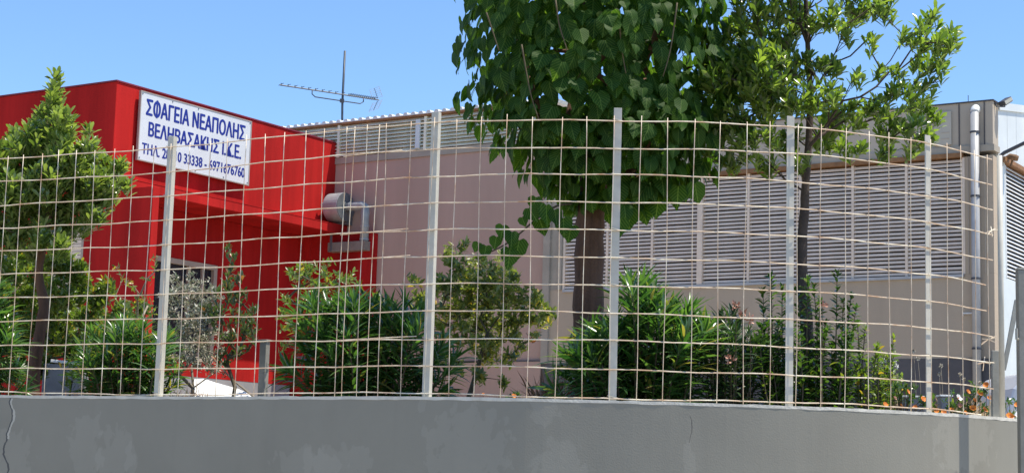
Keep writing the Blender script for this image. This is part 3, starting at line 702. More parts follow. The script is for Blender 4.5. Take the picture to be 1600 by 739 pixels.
# ------------------------------------------------------------------ leaves
def tmpl(kind):
    if kind == 'heart':
        half = [(.0, .10), (.18, .0), (.36, .06), (.47, .22), (.49, .42), (.40, .62), (.26, .80), (.12, .93), (.0, 1.06)]
        ser = [(x*(1 + (.07 if i % 2 else -.05)), y) for i, (x, y) in enumerate(half)]
        mid = [(0, y) for y in (.10, .30, .5, .7, .88, 1.06)]
        V_ = []; F_ = []
        def zf(x, y): return .16*abs(x) - .30*(y-.3)**2 - .25*x*x
        k = {}
        for s in (1, -1):
            out = [(s*x, y) for x, y in ser[1:-1]]
            base = len(V_)
            V_ += [(x, y, zf(x, y)) for x, y in out]
            mids = len(V_); V_ += [(x, y, zf(x, y)) for x, y in mid]
            O = [base+i for i in range(len(out))]; Mi = [mids+i for i in range(len(mid))]
            seq = [(O[0], O[1], Mi[0]), (O[1], O[2], Mi[1], Mi[0]), (O[2], O[3], Mi[2], Mi[1]), (O[3], O[4], Mi[3], Mi[2]), (O[4], O[5], Mi[4], Mi[3]), (O[5], O[6], Mi[5], Mi[4])]
            F_ += [f if s > 0 else f[::-1] for f in seq]
        return np.array(V_), F_
    prof = {'obov': [(0, .03), (.25, .08), (.5, .14), (.72, .165), (.9, .10), (1, 0)],
            'lance': [(0, .015), (.25, .042), (.5, .055), (.75, .042), (1, 0)],
            'ellip': [(0, .03), (.3, .17), (.6, .19), (.85, .10), (1, 0)],
            'tiny': [(0, .05), (.5, .2), (1, 0)],
            'blade': [(0, .02), (.4, .02), (.8, .015), (1, 0)],
            'petal': [(0, .08), (.5, .25), (.85, .25), (1, .08)]}[kind]
    bend = {'lance': .35, 'obov': .15, 'ellip': .2, 'tiny': .1, 'blade': .5, 'petal': -.2}[kind]
    V_ = []; F_ = []
    for y, wd in prof: V_ += [(-wd, y, .35*wd - bend*y*y), (0, y, -bend*y*y), (wd, y, .35*wd - bend*y*y)]
    for i in range(len(prof)-1):
        a = i*3; F_ += [(a, a+1, a+4, a+3), (a+1, a+2, a+5, a+4)]
    return np.array(V_), F_
T = {k: tmpl(k) for k in ('heart', 'obov', 'lance', 'ellip', 'tiny', 'blade', 'petal')}
def frames(dirs, nors):
    d = dirs/np.linalg.norm(dirs, axis=1, keepdims=True)
    s = np.cross(d, nors); s /= np.linalg.norm(s, axis=1, keepdims=True)+1e-9
    n_ = np.cross(s, d); return s, d, n_
def leaf_mesh(name, kind, pos, dirs, nors, size):
    tv, tf = T[kind]; s, d, n_ = frames(dirs, nors); N = len(pos); k = len(tv)
    size = np.asarray(size).reshape(-1, 1, 1)
    P = pos[:, None, :] + size*(tv[None, :, 0, None]*s[:, None, :] + tv[None, :, 1, None]*d[:, None, :] + tv[None, :, 2, None]*n_[:, None, :])
    P = P.reshape(-1, 3)
    fl = [len(f) for f in tf]; idx = np.concatenate([np.array(f) for f in tf])
    loops = (idx[None, :] + (np.arange(N)*k)[:, None]).reshape(-1)
    me = bpy.data.meshes.new(name); me.vertices.add(len(P)); me.vertices.foreach_set('co', P.astype(np.float32).reshape(-1))
    tot = np.tile(fl, N); st = np.concatenate([[0], np.cumsum(tot)[:-1]])
    me.loops.add(len(loops)); me.loops.foreach_set('vertex_index', loops.astype(np.int32))
    me.polygons.add(len(tot)); me.polygons.foreach_set('loop_start', st.astype(np.int32)); me.polygons.foreach_set('loop_total', tot.astype(np.int32))
    me.polygons.foreach_set('use_smooth', np.ones(len(tot), bool))
    if kind == 'heart':
        uv = me.uv_layers.new(name='UVMap'); t2 = tv[:, :2][idx]; uv.data.foreach_set('uv', np.tile(t2, (N, 1)).astype(np.float32).reshape(-1))
    me.update(); me.validate(); return me
class Leaves:
    def __init__(s): s.p = []; s.d = []; s.n = []; s.s = []
    def add(s, p, d, n_, sz): s.p.append(tuple(p)); s.d.append(tuple(d)); s.n.append(tuple(n_)); s.s.append(sz)
    def build(s, name, kind, m, parent):
        me = leaf_mesh(name, kind, np.array(s.p), np.array(s.d), np.array(s.n), np.array(s.s))
        o_ = link(name, me, m, parent); o_['kind'] = 'stuff'; return o_
def rv(): 
    v = Vector(rng.normal(size=3)); return v.normalized()
def rball():
    return rv()*(rng.random()**(1/3))
def twig_leaves(L, tip, d, n_, length, size, spread=50, jit=.35, droop=0):
    """leaves spiralling round the last stretch of a twig"""
    d = d.normalized(); a = d.orthogonal().normalized(); b_ = d.cross(a); ph = rng.random()*6.28
    for i in range(n_):
        t = ph + i*2.4; f = i/max(1, n_-1); sp = R(spread*(1-.55*f) + rng.normal()*8)
        rad = a*math.cos(t) + b_*math.sin(t)
        dd = d*math.cos(sp) + rad*math.sin(sp) + rv()*jit*.3 + Vector((0, 0, -droop))
        p = tip - d*length*(1-f)
        nn = d*math.sin(sp) - rad*math.cos(sp) + rv()*jit
        L.add(p, dd, -nn if nn.dot(d) < 0 else nn, size*(1 if f < .8 else .8)*rng.uniform(.7, 1.15))
def skeleton(trunk, att, r_tip=.0022, r_base=.03, bias=.5, expo=.5, bend=.06):
    """trunk: list of points; att: list of twig tips. Returns branch polylines with radii."""
    nodes = [Vector(p) for p in trunk]; par = [i-1 for i in range(len(trunk))]; ntr = len(trunk)
    base = nodes[-1]; first = max(1, int(ntr*.55)); order = sorted(att, key=lambda a: (a-base).length)
    dirs = []
    arr = [tuple(p) for p in nodes]
    for a in order:
        A = np.array(arr); da = np.array(a)-A; dist = np.linalg.norm(da, axis=1)
        cost = dist + bias*np.maximum(0, A[:, 2]-(a.z-.75*np.hypot(da[:, 0], da[:, 1]))) ; cost[:first] += 10
        j = int(np.argmin(cost)); p0 = Vector(arr[j]); d = a-p0; steps = max(1, int(d.length/.12))
        prev = j; perp = rv()*bend*d.length
        for k in range(1, steps+1):
            t = k/steps; q = p0 + d*t + perp*math.sin(math.pi*t) + Vector((0, 0, -.10*d.length*math.sin(math.pi*t)))
            arr.append(tuple(q)); par.append(prev); prev = len(arr)-1
    cnt = [0]*len(arr)
    ch = [[] for _ in arr]
    for i, p in enumerate(par):
        if p >= 0: ch[p].append(i)
    for i in range(len(arr)-1, -1, -1):
        cnt[i] = sum(cnt[c] for c in ch[i]) or 1
    rmax = cnt[0]; rad = [r_tip + (r_base-r_tip)*((c-1)/max(1, rmax-1))**expo for c in cnt]
    lines = []
    stack = [(0, None)]
    while stack:
        i, src = stack.pop(); pts = [arr[src]] if src is not None else []; rs = [min(rad[src], rad[i]*1.1)] if src is not None else []
        while True:
            pts.append(arr[i]); rs.append(rad[i]); c = ch[i]
            if not c: break
            c = sorted(c, key=lambda q: -cnt[q])
            for q in c[1:]: stack.append((q, i))
            i = c[0]
        if len(pts) > 1: lines.append((pts, rs))
    return lines, ch
def woody(parent, trunk, att, r_base, r_tip=.0022, m='bark_dark', expo=.5, bias=.5, mtwig=None, trunk_r=None, bend=.06, tname='trunk'):
    lines, _ = skeleton(trunk, att, r_tip, r_base, bias, expo, bend)
    mt = MB(); mb = MB()
    pts, rs = lines[0]
    nt_ = len(trunk)
    pt = [Vector(p) for p in trunk]
    if trunk_r: tr_ = [trunk_r[0] + (trunk_r[1]-trunk_r[0])*i/(nt_-1) for i in range(nt_)]
    else: tr_ = rs[:nt_]
    sp_ = spline(pt, 4); rr = list(np.interp(np.linspace(0, nt_-1, len(sp_)), range(nt_), tr_))
    rr = [r_*(1+.06*math.sin(i*1.7)) for i, r_ in enumerate(rr)]
    mt.tube(sp_, rr, 12); mt.build(tname, m, parent, smooth=True, fix=False)
    for i, (p, r_) in enumerate(lines):
        if i == 0: p, r_ = p[nt_-1:], r_[nt_-1:]
        if len(p) < 2: continue
        mb.tube([Vector(q) for q in p], r_, 6 if max(r_) > .008 else 4, cap=False)
    if mb.v:
        o_ = mb.build('branches', mtwig or m, parent, smooth=True, fix=False); o_['kind'] = 'stuff'
def blobs3(bl, Y, ratio=.9, depth=1.0, per=1.0, ctr=None, maxd=.6):
    """blob list (px, py, rpx) -> twig tips spread in real space about depth Y"""
    out = []
    for px, py, r_ in bl:
        rr = r_*Y/FPX; dy = rng.uniform(-1, 1)*maxd*depth
        c = at(px, py, Y+dy)
        n_ = max(2, int(per*(r_/10.)**2+.5))
        for k in range(n_):
            q = rball()*rr; q.y *= 1.3; out.append((c+q, c))
    return out
def base_of(px, Y, z=None): 
    p = at(px, 600, Y); return Vector((p.x, Y, WT-.06 if z is None else z))

# ---- right hand tree (slim evergreen with glossy leaves)
Y = 11.2
t3 = empty('evergreen_tree', base_of(1268, Y), 'slim evergreen with small glossy leaves and bare dark forked stem at the right', 'tree')
trunk = [base_of(1262, Y), at(1262, 560, Y), at(1260, 500, Y), at(1254, 440, Y), at(1253, 380, Y), at(1257, 330, Y), at(1258, 300, Y), at(1263, 230, Y), at(1266, 150, Y), at(1262, 70, Y), at(1258, -20, Y)]
bl = [(1180,15,35),(1230,10,30),(1150,60,35),(1200,60,40),(1250,40,30),(1290,30,28),(1340,10,28),(1385,15,26),(1325,38,18),(1362,72,14),
 (1430,52,20),(1455,30,18),(1482,62,20),(1462,80,24),(1440,100,16),(1413,58,12),(1462,112,20),(1442,140,20),(1490,45,8),
 (1120,95,28),(1110,122,25),(1150,120,38),(1200,110,40),(1240,100,33),(1280,92,18),(1302,112,16),(1322,62,12),
 (1300,152,22),(1342,125,14),(1368,118,12),(1397,118,12),(1402,150,20),(1370,168,22),(1432,165,22),(1456,182,16),(1340,182,24),(1390,197,28),(1430,207,26),(1455,212,14),(1300,192,28),(1262,160,30),(1210,170,38),(1160,170,38),(1122,152,26),(1130,200,30),(1180,220,34),(1230,220,28),(1285,228,22),(1330,232,20),(1380,238,16),(1422,236,14),(1150,250,24),(1108,232,18),(1200,258,16),(1250,255,16),(1110,60,22),(1165,95,30),(1225,150,28),(1185,145,28),
 (1200,-40,40),(1260,-50,38),(1320,-30,30),(1150,-20,30),(1230,-100,40),(1290,-90,30),(1385,-15,18)]
tips = blobs3(bl, Y, per=2.6, maxd=.42)
L = Leaves()
for p, c in tips:
    d = (Vector((0, 0, 1)) + rv()*.45 + (p-at(1257, 150, Y)).normalized()*.45)
    twig_leaves(L, p, d, int(rng.integers(6, 10)), .055, .088, 46)
woody(t3, trunk, [p for p, c in tips], .026, .0022, 'bark_dark', .5, 2.0, trunk_r=(.048, .014))
L.build('foliage', 'obov', 'leaf_pitto', t3)

# ---- left tree
Y = 12.6
t1 = empty('conical_tree', base_of(66, Y), 'conical evergreen tree with upright leaf clusters in front of the red building', 'tree')
trunk = [base_of(52, Y), at(56, 560, Y), at(66, 500, Y), at(68, 470, Y), at(60, 430, Y), at(66, 390, Y), at(76, 340, Y), at(84, 280, Y), at(86, 220, Y), at(88, 170, Y)]
bl = [(88,124,9),(88,140,12),(85,160,16),(78,180,20),(102,182,16),(60,190,14),(97,205,24),(62,215,24),(22,212,14),(8,240,18),(28,260,28),(62,250,30),(100,245,32),(138,228,16),(136,205,7),(150,256,22),(182,262,16),(193,288,12),(152,290,28),(112,290,32),(62,300,32),(20,300,30),(0,330,25),(40,335,28),(90,335,26),(130,325,26),(165,308,18),(70,368,22),(108,360,16),(30,365,18),(0,282,30),(-35,300,40),(-30,240,30),(-60,340,30),(120,265,24),(80,270,28),(45,280,26),(15,300,28),(175,285,18),(20,375,22),(-10,370,26),(55,395,18),(95,385,18),(150,335,16),(30,235,18),(130,355,14)]
tips = blobs3(bl, Y, per=6.0, maxd=.35)
L = Leaves()
for p, c in tips:
    d = Vector((0, 0, 1)) + rv()*.4 + (p-at(80, 300, Y)).normalized()*.25
    twig_leaves(L, p, d, int(rng.integers(7, 11)), .06, .086, 50)
woody(t1, trunk, [p for p, c in tips], .02, .0025, 'bark', .5, .8, trunk_r=(.050, .014))
L.build('foliage', 'obov', 'leaf_left', t1)

# ---- mulberry
Y = 11.3
t2 = empty('mulberry_tree', base_of(915, Y), 'mulberry with dense dome of big heart shaped leaves on a thick brown trunk', 'tree')
tx = [(917, 640), (918, 560), (919, 480), (921, 400), (922, 350), (926, 310), (928, 270)]
trunk = [base_of(917, Y)] + [at(x, y, Y) for x, y in tx[1:]]
prof = [(-230, 850, 1000), (-150, 760, 1090), (-50, 720, 1125), (0, 708, 1138), (80, 706, 1145), (130, 716, 1145), (175, 728, 1142), (205, 744, 1140), (238, 770, 1132), (270, 818, 1108), (298, 862, 1062), (318, 885, 1010)]
ys = [p[0] for p in prof]
cand = []; tips2 = []
N = 2900
while len(cand) < N:
    y = -230 + 548*rng.random(); xl = np.interp(y, ys, [p[1] for p in prof]); xr = np.interp(y, ys, [p[2] for p in prof])
    cx = (xl+xr)/2; rr = (xr-xl)/2
    if rng.random() > rr/225: continue
    ang = rng.random()*2*math.pi
    if rng.random() < .35 and math.sin(ang) > 0: ang = -ang     # a little denser where it faces the street
    q = 1 - .48*rng.random()**1.5; lump = 1+.05*math.sin(ang*5+y*.03)+.04*math.sin(ang*9-y*.05)
    rad = rr*q*lump; P = at(cx, y, Y); P = P + Vector((math.cos(ang)*rad*Y/FPX, math.sin(ang)*rad*Y/FPX*.92, 0))
    cand.append((P, Vector((math.cos(ang), math.sin(ang), 0)), q))
LP = []
for P, out, q in cand:
    d = Vector((0, 0, -1)) + out*.30 + rv()*.45; nn = out*1.0 + Vector((0, 0, .12)) + rv()*.5
    LP.append((P, d, nn, rng.uniform(.075, .145)))
# drooping branch on the left with its own leaves
dro = [at(905, 318, Y-.1), at(870, 322, Y-.25), at(835, 345, Y-.35), at(800, 375, Y-.4), at(770, 392, Y-.42), at(752, 397, Y-.42)]
for x, y, s in ((812,384,.15),(786,362,.10),(852,330,.15),(838,318,.10),(866,338,.11),(797,398,.14),(800,372,.11),(776,380,.09),(760,394,.09),(842,352,.12),(825,335,.11),(748,390,.07),(815,350,.07),(880,350,.13),(893,362,.12),(985,336,.15),(1002,328,.15),(970,352,.14),(1030,318,.15),(1060,300,.14),(1085,296,.15),(975,330,.13),(1012,300,.16),(1045,285,.16),(1100,262,.14)):
    P = at(x, y-12, Y-.45+rng.uniform(-.05, .05) if x < 900 else Y-.3+rng.uniform(-.2, .2)); LP.append((P, Vector((rng.normal()*.3, -.25, -1)), Vector((rng.normal()*.3, -1, .35)), s))
def score(t):
    P, d, nn, s = t; vis = max(.15, abs(nn.normalized().dot((Vector((0, 0, 1.6))-P).normalized())))
    return (11.6-P.y)*1.3 + s*8*vis + (0 if -10 < proj(P)[1] < 420 else -5)
LP.sort(key=lambda t: -score(t))
fl_me = []
for k in range(6):
    tv, tf = T['heart']; 
    me = leaf_mesh('leaf', 'heart', np.zeros((1, 3)), np.array([[0, 1., 0]]), np.array([[0, 0, 1.]]), [1.0])
    co = np.empty(len(me.vertices)*3, np.float32); me.vertices.foreach_get('co', co); co = co.reshape(-1, 3)
    co[:, 2] += .05*np.sin(co[:, 0]*(5+k)+k)+.04*np.sin(co[:, 1]*(4+k)+2*k); co[:, 0] *= rng.uniform(.85, 1.05); me.vertices.foreach_set('co', co.reshape(-1)); me.update()
    me.materials.append(M['leaf_mulberry']); fl_me.append(me)
inv = wm(t2).inverted()
for P, d, nn, s in LP[:298]:
    sd, dd, n3 = frames(np.array([tuple(d)]), np.array([tuple(nn)]))
    mtx = Matrix(((sd[0][0], dd[0][0], n3[0][0]), (sd[0][1], dd[0][1], n3[0][1]), (sd[0][2], dd[0][2], n3[0][2])))
    o_ = bpy.data.objects.new('leaf', random.choice(fl_me)); C.objects.link(o_); o_.parent = t2; o_.matrix_parent_inverse = inv
    o_.location = P; o_.rotation_euler = mtx.to_euler(); o_.scale = (s, s, s)
L = Leaves()
for P, d, nn, s in LP[298:]: L.add(P, d, nn, s)
L.build('foliage', 'heart', 'leaf_mulberry', t2)
att = [c[0]*.75 + at(925, 200, Y)*.25 for c in cand[:170]]
woody(t2, trunk, att, .095, .003, 'bark', .6, .35, trunk_r=(.105, .088))
MB().tube(spline(dro, 4), list(np.linspace(.009, .003, len(spline(dro, 4)))), 6).build('branch', 'twig', t2, smooth=True)
for pts in ([(868,0),(874,40),(885,75),(890,105)], [(815,70),(822,110),(830,150),(843,190)], [(760,20),(770,50),(780,80)], [(968,40),(972,80),(978,115)], [(1058,5),(1052,50),(1046,85),(1036,120)]):
    g = spline([at(x, y, Y-.84+.02*i) for i, (x, y) in enumerate(pts)], 3)
    MB().tube(g, list(np.linspace(.0055, .003, len(g))), 5).build('branch', 'twig', t2, smooth=True)

# ------------------------------------------------------------------ oleanders and shrubs
def oleander(name, label, stems, Y, size, m='leaf_oleander', group=None, dens=1.0, flowers=0):
    """stems: (px at base, px at top, py at top, dy)"""
    r = empty(name, base_of(np.mean([s[0] for s in stems]), Y), label, 'shrub', group)
    L = Leaves(); mb = MB()
    for bx, tx_, ty, dy in stems:
        b0 = base_of(bx, Y+dy*.5); tp = at(tx_, ty+20, Y+dy); mid = b0.lerp(tp, .55); mid.x = b0.x + (tp.x-b0.x)*.35
        g = spline([b0, mid, tp], 6); rr = list(np.linspace(.007, .003, len(g))); mb.tube(g, rr, 5, cap=False)
        Ls = resample(g, .1); s = .06
        while s < Ls[-1]:
            p, t = along(g, Ls, s); f = s/Ls[-1]
            a = t.orthogonal().normalized(); b_ = t.cross(a); ph = rng.random()*6.28
            if rng.random() < dens:
                for k in range(3):
                    an_ = ph+k*2.09; sp = R(rng.uniform(24, 52)) if f > .75 else R(rng.uniform(32, 75))
                    rad = a*math.cos(an_) + b_*math.sin(an_)
                    dd = t*math.cos(sp) + rad*math.sin(sp) + rv()*.12; nn = t*math.sin(sp) - rad*math.cos(sp) + rv()*.35
                    L.add(p, dd, nn, size*rng.uniform(.75, 1.2)*(1 if f < .93 else .75))
            s += .030 if f > .6 else .042
        twig_leaves(L, tp, (g[-1]-g[-2]), 7, .03, size*.85, 26, .2)
    mb.build('stems', 'twig', r, smooth=True, fix=False)['kind'] = 'stuff'
    L.build('foliage', 'lance', m, r)
    return r
def stems_between(x0, x1, tops, n_, spread=1.0):
    out = []
    xs = [t[0] for t in tops]; yy = [t[1] for t in tops]
    for k in range(n_):
        tx_ = x0 + (x1-x0)*(k+rng.random())/n_; bx = (x0+x1)/2 + (tx_-(x0+x1)/2)*.6
        dy = rng.uniform(-.25, .35); ty = np.interp(tx_, xs, yy) + rng.uniform(0, 1)**1.4*70
        out.append((bx, tx_, ty, dy))
    for x, y in tops: out.append(((x0+x1)/2 + (x-(x0+x1)/2)*.65, x, y, rng.uniform(-.1, .1)))
    return out
oleander('oleander_shrub', 'oleander left of the leftmost white post in view, dense and upright', stems_between(125, 272, [(128, 520), (142, 500), (165, 492), (200, 485), (225, 490), (262, 505), (275, 560)], 36), 11.95, .16)
oleander('oleander_shrub', 'oleander cut off by the left edge of the photo, leaves spreading right', [(-30, -10, 430, 0), (-25, 5, 490, .1), (-30, 14, 520, -.1), (-25, 22, 560, .1), (-30, -2, 460, .1), (-20, 30, 590, 0), (-40, -30, 450, 0), (-35, 10, 500, 0)]*2, 11.9, .20, dens=1)
oleander('oleander_shrub', 'wide bushy oleander below the fan, left of the second white post in view', stems_between(455, 700, [(452, 560), (470, 475), (490, 452), (515, 468), (545, 452), (570, 450), (600, 470), (632, 455), (655, 470), (690, 520), (712, 540)], 40), 10.9, .20)
oleander('oleander_shrub', 'tall oleander with long drooping leaves beside the mulberry trunk and middle post', stems_between(890, 1110, [(868, 590), (890, 540), (930, 500), (960, 490), (985, 432), (1003, 425), (1020, 445), (1045, 470), (1075, 470), (1100, 500)], 34), 10.55, .22)
oleander('oleander_shrub', 'darker oleander between the tall oleander and the glossy shrub', stems_between(1090, 1190, [(1095, 500), (1125, 480), (1145, 470), (1170, 500), (1190, 520)], 20), 10.8, .14, m='leaf_oleander_dark')
def shrub(name, label, bl, Y, base, kind, m, size, per=1.2, nl=(5, 9), maxd=.3, spread=50, r_base=.016, tw='twig', up=.6, extra=None, droop=0., tl=.05, cat='shrub', trunk=None, trunk_r=None, group=None):
    bx = base; r = empty(name, base_of(bx, Y), label, cat, group); tips = blobs3(bl, Y, per=per, maxd=maxd); L = Leaves()
    for p, c in tips:
        twig_leaves(L, p, Vector((0, 0, up)) + rv()*.7, int(rng.integers(*nl)), tl, size, spread, droop=droop)
    b0 = base_of(bx, Y); tr_ = trunk or [b0, b0 + Vector((0, 0, .10)), b0 + Vector((.01, 0, .2))]
    woody(r, tr_, [p for p, c in tips], r_base, .0018, tw, .5, .3, trunk_r=trunk_r, tname='stem')
    L.build('foliage', kind, m, r); return r
# round flowering shrub beside second post
tr_ = [base_of(722, 12.2), at(742, 590, 12.2), at(752, 555, 12.2), at(762, 520, 12.2)]
shrub('round_shrub', 'round yellow green shrub on thin leaning stems between second and middle posts', [(705,395,14),(715,415,18),(735,425,22),(760,430,24),(790,435,20),(700,440,22),(725,455,28),(760,460,30),(800,455,26),(825,460,16),(840,470,16),(855,490,12),(850,500,14),(700,480,22),(735,490,28),(775,490,30),(815,490,24),(800,515,18),(760,520,26),(725,520,20),(770,545,20),(745,540,16),(782,400,8),(690,450,14),(765,560,12),(835,520,8),(655,470,16),(665,490,18),(650,440,10),(690,550,16),(715,575,14),(790,560,14),(810,545,12),(745,590,12),(780,595,10),(690,510,16),(865,495,7),(725,385,10),(755,405,12)], 12.2, 735, 'ellip', 'leaf_citrus', .056, 4.8, (6, 10), .35, 55, .014, 'twig', .5, trunk=tr_, trunk_r=(.02, .013))
shrub('small_leaf_shrub', 'loose small leaved shrub rising behind the wide oleander against the red wall', [(462,420,14),(485,415,16),(510,420,14),(475,440,18),(500,445,20),(530,440,18),(450,470,12),(440,490,10),(480,470,20),(520,470,20),(548,432,10),(560,450,10),(590,470,14),(612,475,10),(455,510,12),(445,540,10),(540,480,20)], 12.6, 510, 'ellip', 'leaf_light', .052, 4, (5, 8), .3)
shrub('dry_shrub', 'straggly dried out shrub with pale grey twigs right of the first post', [(275,440,14),(300,440,14),(320,450,14),(285,460,20),(310,470,22),(335,470,16),(275,490,20),(300,500,24),(330,500,20),(280,520,20),(305,530,24),(330,540,20),(290,555,20),(315,565,18),(345,520,16),(265,460,14),(275,570,20),(340,575,14)], 12.5, 300, 'ellip', 'leaf_dry', .032, 8, (5, 9), .3, 60, .014, 'twig_pale', .5)
shrub('dry_shrub', 'sparse shrub with pinkish dry sprigs left of the first post, before the red wall', [(190,430,6),(200,445,8),(215,455,10),(230,440,9),(240,420,8),(240,405,6),(210,480,12),(185,470,9),(230,470,12),(240,490,12),(170,455,7),(215,500,10),(182,415,3)], 12.9, 225, 'ellip', 'leaf_citrus', .045, 3, (4, 7), .3, 60, .012, 'twig_pale', .5)
# spiky upright shrub
bl = [(360,388,6),(362,402,8),(360,420,10),(355,440,12),(350,460,14),(375,440,10),(372,465,14),(345,490,16),(370,495,16),(395,480,10),(392,500,12),(385,520,14),(355,525,16),(330,500,12),(375,545,14),(395,530,8),(350,560,14),(325,480,10)]
shrub('spiky_shrub', 'upright green shrub with one tall spire in front of the window', bl, 12.2, 365, 'obov', 'leaf_spiky', .060, 4, (6, 9), .2, 34, .014, 'twig', 1.3)
# background bushes at left
shrub('broad_bush', 'broad light green bush behind the conical tree trunk', [(20,430,20),(60,430,22),(100,420,22),(125,425,18),(15,460,26),(50,465,28),(90,460,28),(125,455,22),(155,470,16),(20,500,28),(60,505,28),(100,500,28),(135,495,20),(160,500,16),(30,540,26),(75,545,26),(115,540,20),(-20,480,30),(-20,530,30),(180,520,18),(200,500,14),(140,530,20),(0,410,24),(35,405,22),(85,405,20),(165,450,16),(190,480,14),(60,575,22),(20,580,22),(150,565,20),(215,530,14),(220,480,12)], 13.2, 80, 'ellip', 'leaf_light', .064, 9, (6, 9), .35)
shrub('sapling', 'thin bright green sapling at the foot of the conical tree', [(112,550,5),(115,562,6),(105,572,6),(117,585,7),(104,595,7),(112,605,8)], 12.0, 110, 'ellip', 'leaf_light', .055, 3., (4, 6), .04, 60, .006)
# glossy shrub between 4th and 5th post, as upright shoots
def glossy(name, label, shoots, Y, base_px, m, size, kind='ellip'):
    r = empty(name, base_of(base_px, Y), label, 'shrub'); L = Leaves(); mb = MB()
    for tx_, ty, dy in shoots:
        b0 = base_of(base_px + (tx_-base_px)*.75, Y+dy); tp = at(tx_, ty, Y+dy); g = spline([b0, b0.lerp(tp, .5)+rv()*.03, tp], 6); mb.tube(g, list(np.linspace(.007, .0025, len(g))), 5, cap=False)
        Ls = resample(g, .1); s = .03
        while s < Ls[-1]:
            p, t = along(g, Ls, s); a = t.orthogonal().normalized(); b_ = t.cross(a); ph = rng.random()*6.28
            for k in range(2 if s/Ls[-1] > .6 else 3):
                an_ = ph+k*3.14; sp = R(rng.uniform(38, 80)); rad = a*math.cos(an_)+b_*math.sin(an_)
                side = rng.uniform(0, .05) if s/Ls[-1] < .65 else 0
                L.add(p + rad*side, t*math.cos(sp)+rad*math.sin(sp)+rv()*.1, t*math.sin(sp)-rad*math.cos(sp)+rv()*.5, size*rng.uniform(.65, 1.15))
            s += .020
        twig_leaves(L, tp, g[-1]-g[-2], 6, .02, size*.8, 40)
    mb.build('stems', 'twig', r, smooth=True, fix=False)['kind'] = 'stuff'
    L.build('foliage', kind, m, r)
    return r
sh = [(1205, 432, 0), (1192, 455, .1), (1222, 450, .05), (1232, 470, -.1), (1246, 452, .1), (1262, 436, -.05), (1272, 448, .0), (1282, 470, .1), (1308, 428, 0), (1330, 462, .05), (1338, 480, -.05), (1318, 470, .1)]
sh += [(rng.uniform(1180, 1350), rng.uniform(500, 560), rng.uniform(-.2, .25)) for _ in range(34)]
glossy('glossy_shrub', 'dark shrub with glossy oval leaves and tall shoots around the fourth post', sh, 10.9, 1265, 'leaf_glossy', .062)
sh = [(rng.uniform(1335, 1400), rng.uniform(525, 590), rng.uniform(-.15, .15)) for _ in range(16)] + [(1352, 512, 0), (1340, 505, .05)]
glossy('leafy_shrub', 'lighter green leafy shrub just left of the fifth post', sh, 10.9, 1362, 'leaf_light', .05)

# ------------------------------------------------------------------ flowers at the right end of the bed
DEAD = [(1160, 492), (1172, 499), (1150, 478), (1285, 480), (1142, 560)]
def flower(parent, c, r_, m, n_=9, face=None):
    L = Leaves(); f = (face or Vector((rng.normal()*.4, -.8, .6))).normalized(); a = f.orthogonal().normalized(); b_ = f.cross(a)
    for k in range(n_):
        t = k*6.283/n_; d = a*math.cos(t)+b_*math.sin(t); L.add(c, d+f*.25, f, r_*rng.uniform(.9, 1.1))
    me = leaf_mesh('blossom', 'petal', np.array(L.p), np.array(L.d), np.array(L.n), np.array(L.s)); o_ = link('blossom', me, m, parent)
    MB().tube([c, c+f*r_*.2], [r_*.3, r_*.2], 8).build('flower_core', 'petal_core', o_)
    return o_
def flower_plant(label, px, Y, bl, fls, group=None):
    r = empty('flower_plant', base_of(px, Y), label, 'flowers', group); tips = blobs3(bl, Y, per=2.2, maxd=.08); L = Leaves(); mb = MB()
    for p, c in tips:
        twig_leaves(L, p, Vector((0, 0, .6))+rv()*.7, 6, .03, .042, 55); b0 = base_of(px, Y); mb.tube([b0, b0.lerp(p, .5)+Vector((0, 0, .02)), p], .0018, 4, cap=False)
    for x, y, s, m in fls:
        c = at(x, y, Y-.12); flower(r, c, s, m); mb.tube([base_of(x, Y), c], .0018, 4, cap=False)
    mb.build('stems', 'twig', r, fix=False)['kind'] = 'stuff'; L.build('foliage', 'ellip', 'leaf_glossy', r)
flower_plant('low plant with orange blossoms just left of the fifth post foot', 1410, 10.6, [(1385,625,16),(1405,615,18),(1425,620,18),(1440,628,16),(1460,632,14),(1400,600,14),(1420,605,12)], [(1442,624,.022,'petal_orange'),(1383,632,.018,'petal_orange'),(1408,634,.014,'petal_orange'),(1463,642,.022,'petal_orange'),(1418,612,.018,'petal_orange'),(1430,636,.016,'petal_orange'),(1398,622,.014,'petal_pink'),(1452,622,.018,'petal_orange')])
flower_plant('low plant with white and orange blossoms right of the fifth post', 1505, 10.7, [(1478,634,14),(1495,628,18),(1515,628,18),(1535,618,18),(1545,632,12),(1510,640,14),(1528,606,12)], [(1497,622,.026,'petal_white'),(1520,638,.024,'petal_orange'),(1531,615,.022,'petal_orange'),(1541,602,.022,'petal_orange'),(1523,626,.018,'petal_orange'),(1500,634,.018,'petal_pink'),(1487,640,.016,'petal_orange'),(1512,612,.018,'petal_orange'),(1538,640,.020,'petal_orange'),(1546,622,.018,'petal_orange'),(1475,644,.020,'petal_orange'),(1508,645,.018,'petal_orange')])
flower_plant('low plant with large orange and white blossoms at the right end of the wall', 1580, 10.75, [(1574,632,9),(1584,634,9),(1590,645,8),(1576,645,8)], [(1578,651,.028,'petal_orange'),(1591,650,.032,'petal_white'),(1589,633,.020,'petal_orange')])
wf = empty('white_flower_plant', base_of(1388, 11.2), 'cluster of round white flower heads beside the leafy shrub', 'flowers')
mb = MB()
